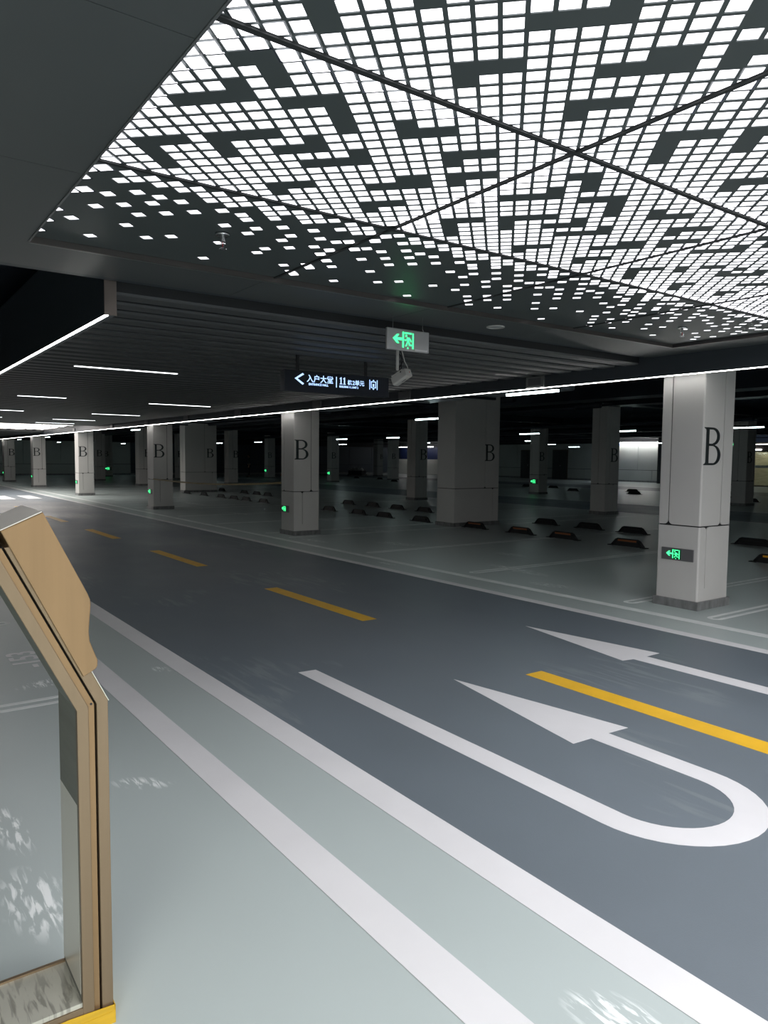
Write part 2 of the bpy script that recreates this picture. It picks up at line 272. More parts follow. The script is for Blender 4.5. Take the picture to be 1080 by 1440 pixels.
LIGHT_ROWS = [
 (-1.785, 2.6, 1.9135, 0.0657, -0.0295, 0.0662, -50, -11, 107,
  [[47, 1], [46, 3], [45, 5], [44, 7], [46, 6], [45, 8], [41, 1, 48, 6], [40, 4, 45, 10], [39, 17], [38, 19], [37, 21], [36, 23], [35, 25], [34, 27], [33, 29], [32, 31], [31, 5, 40, 21], [30, 6, 42, 15, 62, 3], [29, 7, 38, 19, 58, 3, 62, 3], [28, 9, 38, 13, 55, 2, 58, 7, 66, 1], [27, 24, 52, 13, 66, 2], [26, 14, 44, 25], [25, 15, 41, 26], [24, 16, 41, 7, 52, 15, 68, 3], [23, 8, 36, 12, 49, 18, 68, 4], [22, 9, 32, 9, 46, 13, 64, 9], [21, 14, 39, 2, 42, 17, 60, 14], [20, 15, 36, 39], [19, 16, 36, 16, 59, 2, 66, 10], [18, 6, 27, 17, 48, 4, 53, 1, 55, 6, 62, 15], [20, 4, 25, 19, 45, 7, 57, 21], [16, 1, 18, 6, 25, 19, 45, 7, 53, 15, 72, 6], [15, 2, 18, 50, 69, 10], [14, 54, 69, 11], [13, 4, 22, 2, 27, 23, 54, 27], [12, 5, 18, 6, 25, 25, 51, 27], [11, 6, 18, 60, 79, 1], [10, 68, 79, 1, 81, 3], [9, 15, 28, 26, 60, 20, 81, 4], [8, 13, 25, 7, 35, 19, 55, 1, 57, 25], [7, 14, 22, 2, 25, 7, 33, 10, 46, 36, 84, 1], [6, 26, 33, 10, 44, 41, 86, 2], [5, 80, 86, 3], [4, 49, 56, 18, 79, 11], [3, 21, 28, 7, 39, 14, 54, 7, 65, 9, 75, 16], [2, 22, 25, 2, 31, 4, 36, 17, 54, 7, 62, 12, 75, 17], [1, 23, 25, 2, 28, 33, 62, 31], [0, 4, 5, 22, 28, 66], [0, 4, 5, 3, 9, 2, 13, 4, 21, 74], [1, 3, 5, 10, 16, 4, 21, 12, 37, 46, 87, 9], [2, 10, 16, 4, 21, 12, 34, 23, 60, 23, 84, 13], [3, 17, 21, 36, 58, 25, 84, 14], [4, 53, 58, 41], [5, 4, 12, 5, 19, 1, 22, 78], [6, 3, 10, 5, 19, 1, 21, 25, 49, 29, 83, 18], [7, 33, 45, 1, 47, 11, 61, 17, 79, 6, 88, 1, 97, 5], [8, 32, 41, 2, 48, 2, 55, 3, 59, 9, 72, 2, 78, 7, 86, 3, 90, 4, 95, 8], [9, 5, 17, 23, 41, 2, 44, 5, 54, 14, 69, 5, 75, 10, 86, 3, 90, 14], [10, 4, 15, 28, 44, 5, 51, 6, 61, 7, 69, 36], [11, 31, 46, 11, 58, 19, 82, 24], [12, 12, 27, 15, 44, 13, 58, 4, 66, 11, 78, 18, 99, 8], [13, 6, 22, 1, 25, 2, 30, 12, 44, 18, 63, 33, 97, 9], [14, 5, 20, 3, 24, 3, 28, 34, 63, 20, 88, 17], [15, 4, 20, 3, 24, 56, 85, 19], [16, 3, 20, 8, 33, 22, 60, 20, 81, 22], [17, 11, 29, 19, 53, 2, 56, 13, 74, 28], [18, 10, 29, 19, 49, 20, 70, 6, 80, 21], [19, 50, 70, 6, 78, 22], [20, 4, 27, 14, 44, 17, 69, 8, 81, 10, 96, 3], [21, 3, 25, 13, 43, 4, 50, 11, 66, 11, 78, 4, 86, 5, 92, 1, 96, 2], [22, 16, 39, 2, 42, 5, 48, 13, 66, 11, 78, 4, 87, 6, 94, 3], [23, 8, 35, 3, 39, 5, 48, 14, 64, 18, 83, 13], [24, 7, 32, 12, 45, 12, 66, 29], [25, 14, 42, 2, 45, 12, 62, 23, 88, 3], [26, 13, 40, 17, 58, 3, 62, 23, 86, 5, 92, 1], [27, 30, 58, 2, 65, 27], [28, 32, 61, 11, 76, 15], [29, 31, 61, 3, 67, 5, 73, 6, 83, 7], [30, 34, 65, 7, 73, 6, 80, 9], [31, 33, 65, 5, 73, 6, 80, 8], [32, 38, 74, 13], [33, 37, 71, 15], [34, 19, 58, 9, 71, 14], [35, 18, 54, 13, 68, 16], [35, 25, 65, 2, 68, 15], [36, 18, 57, 3, 61, 21], [37, 14, 55, 5, 61, 20], [38, 13, 52, 15, 72, 8], [39, 12, 55, 12, 68, 11], [40, 11, 52, 14, 71, 7], [41, 10, 52, 14, 67, 10], [42, 17, 64, 12], [43, 16, 60, 15], [44, 11, 59, 14], [45, 9, 58, 15], [46, 8, 55, 17], [47, 24], [48, 18, 69, 1], [49, 10, 64, 2, 67, 2], [50, 9, 60, 6, 67, 1], [51, 6, 60, 7], [52, 5, 58, 8], [53, 12], [54, 10], [55, 8], [56, 6], [57, 4], [58, 2]]),
 (-2.88, -1.785, 3.5527, 0.066, -0.041, 0.0655, -28, -23, 73,
  [[12, 1], [11, 3], [10, 5], [9, 7], [8, 4, 14, 3], [7, 6, 14, 4], [6, 5, 12, 1, 14, 5], [5, 3, 12, 8], [4, 9, 16, 5], [3, 12, 16, 6], [2, 13, 16, 7], [1, 3, 7, 1, 12, 3, 16, 2, 19, 5], [0, 4, 5, 3, 9, 4, 14, 4, 21, 4], [0, 4, 5, 3, 9, 2, 14, 12], [1, 3, 5, 10, 16, 11], [2, 10, 16, 4, 23, 5], [3, 17, 21, 8], [4, 26], [5, 4, 12, 5, 19, 1, 23, 8], [6, 3, 10, 5, 19, 1, 21, 6, 29, 3], [7, 21, 29, 4], [8, 18, 27, 1, 29, 5], [9, 5, 17, 6, 27, 8], [10, 4, 15, 13, 31, 5], [11, 19, 31, 6], [12, 18, 31, 7], [13, 6, 22, 1, 27, 3, 31, 2, 34, 5], [14, 5, 20, 3, 24, 4, 29, 4, 36, 4], [15, 4, 20, 3, 24, 2, 29, 12], [16, 3, 20, 10, 31, 11], [17, 10, 31, 4, 38, 5], [18, 17, 36, 8], [19, 26], [20, 4, 27, 5, 34, 1, 38, 4, 44, 1], [21, 3, 25, 5, 34, 1, 36, 7, 44, 1, 46, 1], [22, 19, 42, 1], [23, 15, 42, 7], [24, 5, 32, 18], [25, 4, 30, 21], [26, 26], [27, 26], [28, 6, 37, 1, 39, 1, 42, 12], [29, 5, 35, 3, 39, 4, 44, 11], [30, 4, 35, 7, 43, 2, 46, 4, 53, 3], [31, 3, 35, 7, 46, 4, 51, 6], [32, 26], [33, 22], [34, 5, 41, 14, 56, 4], [35, 4, 40, 5, 48, 13], [36, 3, 40, 22], [37, 16, 58, 5], [38, 6, 46, 7, 54, 10], [39, 5, 45, 6, 56, 9], [40, 11, 52, 14], [41, 26], [42, 22], [43, 21, 65, 4], [44, 20, 65, 5], [45, 26], [46, 24], [47, 23, 72, 1], [48, 6, 57, 11], [49, 5, 55, 13, 69, 2], [50, 18, 69, 1], [51, 18], [52, 16], [54, 5, 64, 3], [55, 4, 65, 1], [56, 3, 60, 2, 63, 1], [57, 5], [58, 4], [59, 2]]),
 (-4.07, -2.88, 3.678, 0.066, -0.0295, 0.066, -18, -36, 73,
  [[], [], [12, 2], [11, 1, 14, 1], [13, 3], [9, 2, 15, 2], [11, 1, 13, 1, 16, 2], [14, 1, 17, 2], [6, 1, 9, 1, 11, 1, 13, 1, 15, 1, 17, 3], [18, 3], [4, 1, 6, 1, 11, 1, 13, 1, 15, 1, 17, 1, 20, 2], [18, 1, 20, 3], [2, 1, 9, 1, 18, 1, 20, 1, 22, 2], [16, 1, 22, 3], [5, 1, 18, 1, 20, 1, 25, 1], [9, 1, 11, 1, 17, 1, 22, 1, 24, 3], [20, 1, 25, 2], [14, 1, 19, 1, 22, 1, 27, 2], [23, 2, 26, 1, 29, 1], [17, 1, 19, 1, 21, 1, 28, 3], [16, 1, 22, 1, 24, 2, 30, 2], [11, 1, 21, 1, 26, 1, 28, 1, 31, 2], [29, 1, 32, 2], [21, 1, 24, 1, 26, 1, 28, 1, 30, 1, 32, 3], [17, 1, 19, 1, 33, 3], [19, 1, 21, 1, 26, 1, 28, 1, 30, 1, 32, 1, 35, 2], [17, 1, 33, 1, 35, 3], [17, 1, 24, 1, 33, 1, 35, 1, 37, 2], [31, 1, 37, 3], [33, 1, 35, 1, 40, 1], [20, 1, 32, 1, 37, 1, 39, 3], [24, 1, 26, 1, 35, 1, 40, 1], [34, 1, 37, 1, 42, 2], [29, 1, 32, 1, 38, 2, 41, 1, 44, 1], [34, 1, 36, 1, 43, 3], [31, 1, 37, 1, 39, 2, 45, 2], [36, 1, 41, 1, 43, 1, 46, 2], [26, 1, 44, 1, 47, 3], [32, 1, 34, 1, 36, 1, 39, 1, 41, 1, 43, 1, 45, 1, 47, 3], [48, 1, 50, 2], [32, 1, 34, 1, 36, 1, 41, 1, 43, 1, 45, 1, 47, 1, 50, 2], [48, 1, 50, 4], [32, 1, 39, 1, 48, 1, 50, 1, 52, 2], [46, 1], [35, 1, 48, 1, 50, 1, 52, 3], [39, 1, 41, 1, 47, 1, 54, 2], [50, 1, 52, 1, 56, 3], [44, 1, 49, 1, 52, 1, 54, 2, 58, 1], [47, 1, 50, 1, 57, 1, 59, 1], [49, 1, 51, 1, 53, 2, 60, 1], [46, 1, 50, 1, 55, 1, 57, 1], [40, 1, 58, 1, 61, 2], [46, 1, 48, 1, 50, 1, 53, 1, 55, 1, 57, 1, 59, 1, 62, 2], [61, 1, 64, 1], [46, 1, 48, 1, 50, 1, 55, 1, 57, 1, 59, 1, 64, 2], [62, 1, 64, 1, 66, 1], [46, 1, 53, 1, 60, 1, 66, 1], [62, 1, 64, 1], [49, 1, 55, 1, 61, 1, 66, 1], [53, 1, 64, 1], [58, 1, 63, 1, 66, 1], [61, 1, 67, 2], [63, 1, 65, 1], [60, 1, 66, 1], [55, 1, 65, 1], [], [61, 1, 63, 1], [], [61, 1], [], [], [], []]),
]
# ================================================================ SETTING: floor
ZL = .0015
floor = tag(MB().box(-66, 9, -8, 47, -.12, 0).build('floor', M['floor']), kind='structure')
def flat(name, pts, m, z=ZL, t=.0012):
    return MB().prism(pts, lambda a, b, q: (a, b, q), z-t, z).build(name, m, floor)
def rect(name, x0, x1, y0, y1, m, z=ZL): return flat(name, [(x0, y0), (x1, y0), (x1, y1), (x0, y1)], m, z)
rect('lane_surface', -62, 8, 1.93, 5.76, M['lane'], .001)
rect('lane_surface', -62, 8, 18.05, 21.7, M['lane'], .001)
rect('lane_surface', -62, 8, 32.6, 36.2, M['lane'], .001)
rect('lane_line', -62, 8, 1.785, 1.94, M['white_paint'], .002)
rect('lane_line', -62, 8, 1.27, 1.42, M['white_paint'], .002)
rect('lane_line', -62, 8, 5.755, 5.88, M['white_paint'], .002)
rect('lane_line', -62, 8, 6.285, 6.405, M['dull_white'], .002)
for y in (17.98, 21.65): rect('lane_line', -62, 8, y, y+.12, M['white_paint'], .002)
for k in range(-1, 7):
    x1 = -1.5 - 4.03*k
    if k == -1: x1, x0 = 2.5, .5
    else: x0 = x1 - 2.0
    if x0 < -26.5: continue
    rect('centre_dash', x0, x1, 3.765, 3.925, M['yellow_paint'], .0022)
for k in range(4): rect('crossing_stripe', -29.8, -27.5, 2.35+.83*k, 2.8+.83*k, M['white_paint'], .0024)
for x in range(4): rect('centre_dash', -34.5-6*x, -32.5-6*x, 3.77, 3.92, M['yellow_paint'], .0022)
# U-turn arrow
cy_, cx_, ri, ro = 2.895, -1.85, .29, .43
arc = lambda r, a0, a1, n=22: [(cx_ + r*math.cos(a0+(a1-a0)*k/n)*1.0, cy_ + r*math.sin(a0+(a1-a0)*k/n)) for k in range(n+1)]
out = [(-4.43, 2.475)] + arc(ro, -math.pi/2, math.pi/2) + [(-2.47, cy_+ro), (-2.46, 3.485), (-3.70, 3.275), (-2.48, 3.045), (-2.475, cy_+ri)] + arc(ri, math.pi/2, -math.pi/2) + [(-4.42, 2.61)]
flat('turn_arrow', out, M['white_paint'], .0022)
flat('turn_arrow', [(-4.55, 4.88), (-3.34, 4.64), (-3.32, 4.745), (1.5, 4.745), (1.5, 4.895), (-3.31, 4.895), (-3.31, 5.06)], M['white_paint'], .0022)
# bay lines: narrow double line with a rounded end
def bay_loop(xc, y0, y1, sgn, gap=.15, w=.045):
    pts = []; n = 10
    R = gap/2
    o_ = [(xc + R*math.cos(math.pi*k/n), y0 - sgn*R*math.sin(math.pi*k/n)) for k in range(n+1)]
    i_ = [(xc + (R-w)*math.cos(math.pi*k/n), y0 - sgn*(R-w)*math.sin(math.pi*k/n)) for k in range(n+1)]
    flat('bay_line', [(xc+R, y1)] + o_ + [(xc-R, y1), (xc-R+w, y1)] + i_[::-1] + [(xc+R-w, y1)], M['dull_white'], .002)
for c in range(6):
    xc = -4.30 - 8.38*c
    for dx in (.53, -.42, -2.84, -5.26): bay_loop(xc+dx, 6.66, 11.7, 1)
    if c < 4:
        for dx in (.53, -.42, -2.84, -5.26): bay_loop(xc+dx, 17.5, 12.3, -1)
for k in range(9): bay_loop(-4.76-2.45*k, 1.02, -4.0, -1)
def floor_text(body, x, y, size, m, rz, sx=1.0):
    o = inst('bay_number', text_mesh('bay_number', body, size, m, .0006, sx=sx, offset=.005), floor, (x, y, .0016), rz); return o
floor_text('-153', -5.58, 1.07, .275, M['white_paint'], math.pi, 1.02)

# ================================================================ SETTING: ceiling slab, soffit, slats, fascias
ZS, ZF, ZC, ZB = 2.50, 2.56, 2.585, 2.36     # slat underside, soffit, luminous sheet, fascia bottom
ceiling = tag(MB().box(-66, 9, -8, 47, 3.25, 3.4).build('ceiling', M['black']), kind='structure')
def cpart(name, x0, x1, y0, y1, z0, z1, m, bevel=0): return MB().box(x0, x1, y0, y1, z0, z1).build(name, m, ceiling, bevel=bevel)
G = .002
# flat soffit panels left of the luminous ceiling
xs = [-4.60, -2.99, -1.87, -.75, .37, 1.49, 2.61, 3.73, 4.85]
for a, b in zip(xs[:-1], xs[1:]):
    cpart('soffit_panel', a+G, b-G, -.55, .752, ZF, ZF+.03, M['soffit'])
    cpart('soffit_panel', a+G, b-G, -2.05, -.56, ZF, ZF+.03, M['soffit'])
for a, b in ((-2.35+3.1, 2.05), (2.05, 3.35), (3.35, 4.65), (4.65, 6.70)):
    cpart('soffit_panel', -4.60, -4.085, a+G, b-G, ZF, ZF+.03, M['soffit'])
for a, b in zip([-4.08]+xs[1:-1], xs[1:]):
    cpart('soffit_panel', a+G, b-G, 6.262, 6.695, ZF, ZF+.03, M['soffit'])
cpart('soffit_upstand', -4.66, -4.60, -2.05, 6.7, ZF, ZF+.30, M['fascia'])
cpart('soffit_upstand', -4.60, 4.85, -2.12, -2.05, ZF, ZF+.30, M['fascia'])
# trim lip round the luminous ceiling
cpart('edge_trim', -4.085, -4.07, .75, 6.262, ZF-.004, ZC+.01, M['lip'])
cpart('edge_trim', -4.094, -4.086, .75, 6.262, ZF-.004, ZF+.01, M['metal'])
cpart('edge_trim', -4.07, 2.62, 6.25, 6.264, ZF-.004, ZC+.01, M['lip'])
cpart('edge_trim', -4.07, 2.62, .744, .752, ZF-.004, ZC+.01, M['metal'])
# fascias
cpart('fascia_board', -56, 4.85, 6.70, 6.765, ZB, 3.0, M['fascia'])
cpart('fascia_board', -26.2, -4.70, 1.28, 1.345, ZB, 3.0, M['fascia'])
cpart('fascia_end', -4.702, -4.690, 1.276, 1.349, ZB-.002, 3.0, M['bronze_trim'])
cpart('fascia_board', -56, -34.6, 1.28, 1.345, ZB, 3.0, M['fascia'])
# slats: hollow baffles running across the lane
sl = MB()
sl.add(*(lambda: ([(x, y, z) for y in (1.35, 6.695) for (x, z) in ((-.085, ZS), (.070, ZS), (.085, ZS+.015), (.085, ZS+.085), (.07, ZS+.085), (.07, ZS+.02), (-.085, ZS+.012), (-.085, ZS+.02))],
        [tuple(range(8)), tuple(range(8, 16))[::-1]] + [(i, (i+1) % 8, 8+(i+1) % 8, 8+i) for i in range(8)]))())
slme = sl.mesh('slat', [M['slat'], M['slat_side_shade']])
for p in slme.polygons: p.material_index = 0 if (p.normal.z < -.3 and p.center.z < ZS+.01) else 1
x = -4.83; SLX = []
while x > -56:
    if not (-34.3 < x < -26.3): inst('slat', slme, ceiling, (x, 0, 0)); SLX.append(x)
    x -= .295
cpart('slat_backing', -26.2, -4.67, 1.35, 6.695, ZS+.16, ZS+.18, M['black'])
cpart('slat_backing', -56, -34.4, 1.35, 6.695, ZS+.16, ZS+.18, M['black'])

# ================================================================ luminous ceiling
S2 = math.sqrt(2)
def clip(poly, x0, x1, y0, y1):
    for ax, lim, sg in ((0, x0, 1), (0, x1, -1), (1, y0, 1), (1, y1, -1)):
        out = []
        for k in range(len(poly)):
            a, b = poly[k-1], poly[k]; da, db = (a[ax]-lim)*sg, (b[ax]-lim)*sg
            if da >= 0: out.append(a)
            if (da >= 0) != (db >= 0):
                t = da/(da-db); out.append((a[0]+(b[0]-a[0])*t, a[1]+(b[1]-a[1])*t))
        poly = out
        if len(poly) < 3: return []
    return poly
lum = empty('luminous_ceiling', (0, 0, 0))
tag(lum, 'large backlit ceiling of small square light cells with dark blocks, over the driving lane in the foreground', 'ceiling light')
YS = [.752, 2.11, 3.49, 4.85, 6.25]
XB = [-4.07, -2.88, -1.785, -.69, .405, 1.50, 2.60]
SG = .009
def panel_of(X, Y):
    for a in range(len(XB)-1):
        for b in range(len(YS)-1):
            if XB[a]-.05 <= X <= XB[a+1]+.05 and YS[b]-.05 <= Y <= YS[b+1]+.05: yield a, b
sheets = {}; litlist = []
for (x0, x1, u0, pu, v0, pv, i0, j0, n, rows) in LIGHT_ROWS:   # rows: start and length of each lit run
    for ri_, h in enumerate(rows):
        i = i0+ri_; lit = set()
        for q_ in range(0, len(h), 2): lit |= set(range(h[q_], h[q_]+h[q_+1]))
        for k in range(n):
            j = j0+k; on = k in lit
            def quad(e):
                us = (u0+(i)*pu+e, u0+(i+1)*pu-e); vs = (v0+j*pv+e*1.15, v0+(j+1)*pv-e*1.15)
                return [((v-u)/S2, (u+v)/S2) for u, v in ((us[0], vs[0]), (us[0], vs[1]), (us[1], vs[1]), (us[1], vs[0]))]
            full = quad(0); cxm = sum(p[0] for p in full)/4; cym = sum(p[1] for p in full)/4
            for a, b in panel_of(cxm, cym):
                if XB[a] < x0-1e-3 or XB[a+1] > x1+1e-3: continue
                R = (XB[a]+SG, XB[a+1]-SG, YS[b]+SG, YS[b+1]-SG)
                o_ = clip(full, *R)
                if not o_: continue
                if not on:
                    sheets.setdefault((a, b), MB()).add([(p[0], p[1], ZC) for p in o_], [tuple(range(len(o_)))]); continue
                e = .0058
                R2 = (R[0]+.006, R[1]-.006, R[2]+.006, R[3]-.006)
                i_ = clip(quad(e), *R2)
                if not i_:
                    sheets.setdefault((a, b), MB()).add([(p[0], p[1], ZC) for p in o_], [tuple(range(len(o_)))]); continue
                S = sheets.setdefault((a, b), MB())
                if len(o_) == 4 and len(i_) == 4:
                    S.add([(p[0], p[1], ZC) for p in o_] + [(p[0], p[1], ZC) for p in i_] + [(p[0], p[1], ZC+.004) for p in i_],
                          [(q, (q+1) % 4, 4+(q+1) % 4, 4+q) for q in range(4)] + [(4+q, 4+(q+1) % 4, 8+(q+1) % 4, 8+q) for q in range(4)])
                    litlist.append(('q', i_, cxm, cym))
                else:
                    # cut cell: rim = border strips of the clipped outline
                    S.add([(p[0], p[1], ZC+.0045) for p in o_], [tuple(range(len(o_)))])
                    cxx = sum(p[0] for p in o_)/len(o_); cyy = sum(p[1] for p in o_)/len(o_)
                    litlist.append(('c', i_, cxx, cyy))
for (a, b), S in sorted(sheets.items()):
    S.build('perforated_panel', M['sheet'], lum)
camx = Vector((0, 0, 1.5))
def seen(t):
    d = Vector((t[2], t[3], ZC)) - camx
    ang = math.degrees(math.atan2(d.y, -d.x))
    return -t[2] > .35 and 7 < ang < 64 and d.z/math.hypot(d.x, d.y) < .85
def key(t): return math.hypot(t[2], t[3])
big = sorted([t for t in litlist if t[0] == 'q' and seen(t)], key=key)[:300]
bigid = set(id(t) for t in big)
cellcache = {}
rest = MB()
for t in litlist:
    P = t[1]; th = .003
    z0 = ZC+.0035 if t[0] == 'q' else ZC-.0002
    if id(t) in bigid:
        rel = tuple((round(p[0]-t[2], 4), round(p[1]-t[3], 4)) for p in P)
        if rel not in cellcache:
            cellcache[rel] = MB().prism(rel, lambda a, b, q: (a, b, q), 0, th).mesh('light_cell', M['cell'])
        inst('light_cell', cellcache[rel], lum, (t[2], t[3], z0))
    else:
        nn = len(P); rest.add([(p[0], p[1], z0) for p in P], [tuple(range(nn))])
ro_ = rest.build('light_cells', M['cell'], lum); ro_['kind'] = 'stuff'
# seam strips between the luminous panels
for X in XB[1:-1]: MB().box(X-.011, X+.011, .752, 6.25, ZC-.006, ZC+.004).build('seam_strip', M['seam'], lum)
for Y in YS[1:-1]: MB().box(-4.07, 2.6, Y-.008, Y+.008, ZC-.0062, ZC+.004).build('seam_strip', M['seam'], lum)
MB().box(-4.08, 2.62, .74, 6.27, ZC+.03, ZC+.05).build('light_box', M['black'], lum)
# second backlit field farther down the lane
far = empty('luminous_ceiling', (-30.3, 4.0, ZC)); tag(far, 'distant backlit ceiling field glowing at the far left end of the lane', 'ceiling light')
MB().box(-4.0, 4.0, -2.65, 2.7, .01, .04).build('light_box', M['sheet'], far)
fc = MB(); rr = random.Random(3)
for i in range(-28, 28):
    for j in range(-18, 19):
        if rr.random() < (.12 if abs(i) < 22 and abs(j) < 14 else .6): continue
        x, y = i*.14, j*.14; fc.add([(x+.008, y+.008, 0), (x+.132, y+.008, 0), (x+.132, y+.132, 0), (x+.008, y+.132, 0)], [(0, 1, 2, 3)])
fo = fc.build('light_cells', mat('far_cell', (.8, .8, .8), .5, emit=(1.0, .93, .88), estr=3.2), far); fo['kind'] = 'stuff'
# ================================================================ columns
def b_outline():
    """condensed serif capital B, unit height, origin at its lower left"""
    n = 14
    def bowl(x0, yc, rx, ry):
        return [(x0 + rx*math.sin(math.pi*k/n), yc + ry*math.cos(math.pi*k/n)) for k in range(n+1)]
    o = [(0, 1), (.40, 1)] + bowl(.42, .765, .33, .235) + bowl(.44, .27, .37, .27) + [(0, 0), (.0, .022), (.075, .05), (.095, .09), (.095, .91), (.075, .95), (0, .978)]
    h1 = [(.235, .945), (.40, .945)] + bowl(.40, .765, .215, .180)[1:-1] + [(.40, .57), (.235, .57)]
    h2 = [(.235, .51), (.43, .51)] + bowl(.43, .275, .235, .228)[1:-1] + [(.43, .055), (.235, .055)]
    return o, h1, h2
bo = b_outline()
BME = curve_mesh('letter', [[(x*.376, y*.376) for x, y in s] for s in bo], M['letter'], .002)
def clad(path, s0, s1, z0, z1, rt=0.0, rb=0.0, t=.012, mbk=None):
    """a cladding sheet following the column's outline from s0 to s1, its named corners rounded"""
    cum = [0.0]
    for a, b in zip(path[:-1], path[1:]): cum.append(cum[-1] + math.hypot(b[0]-a[0], b[1]-a[1]))
    def pt(s, inset):
        for k in range(len(cum)-1):
            if s <= cum[k+1]+1e-9 or k == len(cum)-2:
                L = cum[k+1]-cum[k]; d = ((path[k+1][0]-path[k][0])/L, (path[k+1][1]-path[k][1])/L)
                nrm = (d[1], -d[0]); u = s-cum[k]
                x = path[k][0]+d[0]*u; y = path[k][1]+d[1]*u
                # mitre near the corners
                if inset:
                    for c, (cs, kk) in enumerate(zip(cum, range(len(cum)))): pass
                return x - nrm[0]*inset, y - nrm[1]*inset
    r = max(rt, rb)
    ss = {s0, s1} | {c for c in cum if s0 < c < s1}
    if r:
        for k in range(1, 7):
            q = r*(1-math.cos(math.pi/2*k/6)); ss |= {s0+q, s1-q}
    ss = sorted(ss)
    def ins(s, rr):
        d = min(s-s0, s1-s)
        if rr <= 0 or d >= rr: return 0
        return rr - math.sqrt(max(0, rr*rr-(rr-d)**2))
    mb = mbk or MB(); v = []; f = []
    for s in ss:
        a = pt(s, 0); zb, zt = z0+ins(s, rb), z1-ins(s, rt)
        corner = any(abs(s-c) < 1e-6 for c in cum[1:-1])
        b = pt(s, t)
        if corner:
            k = [i for i, c in enumerate(cum) if abs(s-c) < 1e-6][0]
            d1 = Vector((path[k][0]-path[k-1][0], path[k][1]-path[k-1][1])).normalized(); d2 = Vector((path[k+1][0]-path[k][0], path[k+1][1]-path[k][1])).normalized()
            b = (a[0]-d1.x*t+d2.x*t, a[1]-d1.y*t+d2.y*t)
        v += [(a[0], a[1], zb), (a[0], a[1], zt), (b[0], b[1], zt), (b[0], b[1], zb)]
    for k in range(len(ss)-1):
        p, q = 4*k, 4*k+4
        for e in range(4): f.append((p+e, q+e, q+(e+1) % 4, p+(e+1) % 4))
    f += [(0, 1, 2, 3), (len(v)-4, len(v)-1, len(v)-2, len(v)-3)]
    return mb.add(v, f)
def column(x, y, a, b, label, gs=.25, gu=.66, gl=.27, bz=True, bleft=True, zt=3.24, group=None, bo_=None):
    """(x,y) is the corner nearest the lane and camera; faces: -Y of length a to its left, +X of length b going away"""
    r = empty('column', (x-a/2, y+b/2, 0)); tag(r, label, 'column', group)
    A, B = a/2, b/2
    MB().box(-A+.012, A-.012, -B+.012, B-.012, 0, zt).build('core', M['joint'], r)
    mp = .02
    MB().box(-A-mp, A+mp, -B-mp, B+mp, 0, .088).build('plinth', M['plinth'], r, bevel=.003)
    c = .015
    path = [(-A, B), (-A, -B+c), (-A+c*.3, -B+c*.3), (-A+c, -B), (A-c, -B), (A-c*.3, -B+c*.3), (A, -B+c), (A, B-c), (A-c*.3, B-c*.3), (A-c, B), (-A, B)]
    cum = [0.0]
    for p, q in zip(path[:-1], path[1:]): cum.append(cum[-1]+math.hypot(q[0]-p[0], q[1]-p[1]))
    sF = cum[3]-c; sR = cum[6]-c; end = cum[-1]; g = .0062; zm = .845
    su = sR + gu*b; slw = sR + gl*b
    ups = [0.0] + ([sF + gs*a] if gs is not None else []) + [su, end]
    for s0, s1 in zip(ups[:-1], ups[1:]):
        clad(path, s0+(g if s0 else .001), s1-(g if s1 < end else .001), zm+g, zt, rt=0, rb=.045).build('upper_panel', M['clad'], r)
    clad(path, .001, end-.001, .088, .215).build('lower_panel', M['clad'], r)
    for s0, s1 in ((0.0, slw), (slw, end)):
        clad(path, s0+(g*.7 if s0 else .001), s1-(g*.7 if s1 < end else .001), .215, zm-g, rt=.045, rb=0).build('lower_panel', M['clad'], r)
    if bz:
        o = inst('letter', BME, r); yb = (-B+.012 if bleft else -B + gu*b + .03) if bo_ is None else -B+bo_
        place(o, FACE_PX, (A+.002, yb, 1.463))
    return r
RX = [-4.07, -12.40, -20.50, -28.95, -37.45, -45.55]
RL = ['white panelled column nearest the camera, with a tall letter B and a marble base',
      'white column with a B in mid picture, second in the row along the lane',
      'third lane-side column with a B, standing in front of the wide dark pier on the left',
      'brightly lit fourth lane-side column with a B, near the crossing',
      'fifth lane-side column with a B, left of the brightly lit one',
      'lane-side column with a B at the far left edge of the picture']
RP = [(.25, .66, .22, True), (.22, .68, .33, True), (.25, .70, .33, True), (.25, .62, .28, True), (.25, .70, .4, True), (.25, .36, .6, False)]
for x, l, p in zip(RX, RL, RP): column(x, 6.83, .47 if x > -5 else .52, .56, l, p[0], p[1], p[2], True, p[3])
column(-12.22, 10.74, .60, 1.36, 'wide dark pier with a B at its right edge, right of the picture centre', None, .68, .86, bo_=.90)
column(-29.70, 11.22, .58, 1.40, 'wide pier with a B behind the third lane-side column, on the left', .5, .62, .86, bo_=.95)
column(-20.86, 16.45, .5, .56, 'column with a B between the mid-picture column and the wide dark pier', .5, .33, .68, True, False)
column(-12.85, 16.80, .5, .58, 'half-dark column with a B left of the nearest column', .5, .30, .62, True, False)
column(-22.05, 24.25, .55, .55, 'lit column with a B and a green exit sign, between the dark pier and the half-dark column', .25, .66, .6)
column(-38.8, 24.0, .52, .56, 'far lit column with a B just right of the mid-picture column', .25, .66, .45)
column(-47.5, 24.05, .55, .58, 'small far column with a B, just left of the mid-picture column', .25, .72, .5)
column(-37.5, 11.75, .56, .58, 'dark column with a B left of the third lane-side column', .5, .45, .7, True, False)
column(-37.7, 16.70, .56, .56, 'column with a B right of the wide pier on the left', .25, .45, .7, True, False)
column(-54.5, 14.6, .6, .6, 'small bright column with an exit sign in front of the far left wall', .25, .66, .4)
column(-50.7, 35.9, .6, .6, 'distant pale column with a B left of the unlit far one', .25, .45, .6, True, False)
column(-41.2, 30.4, .5, .62, 'distant unlit column with a B in mid picture', .25, .6, .4)
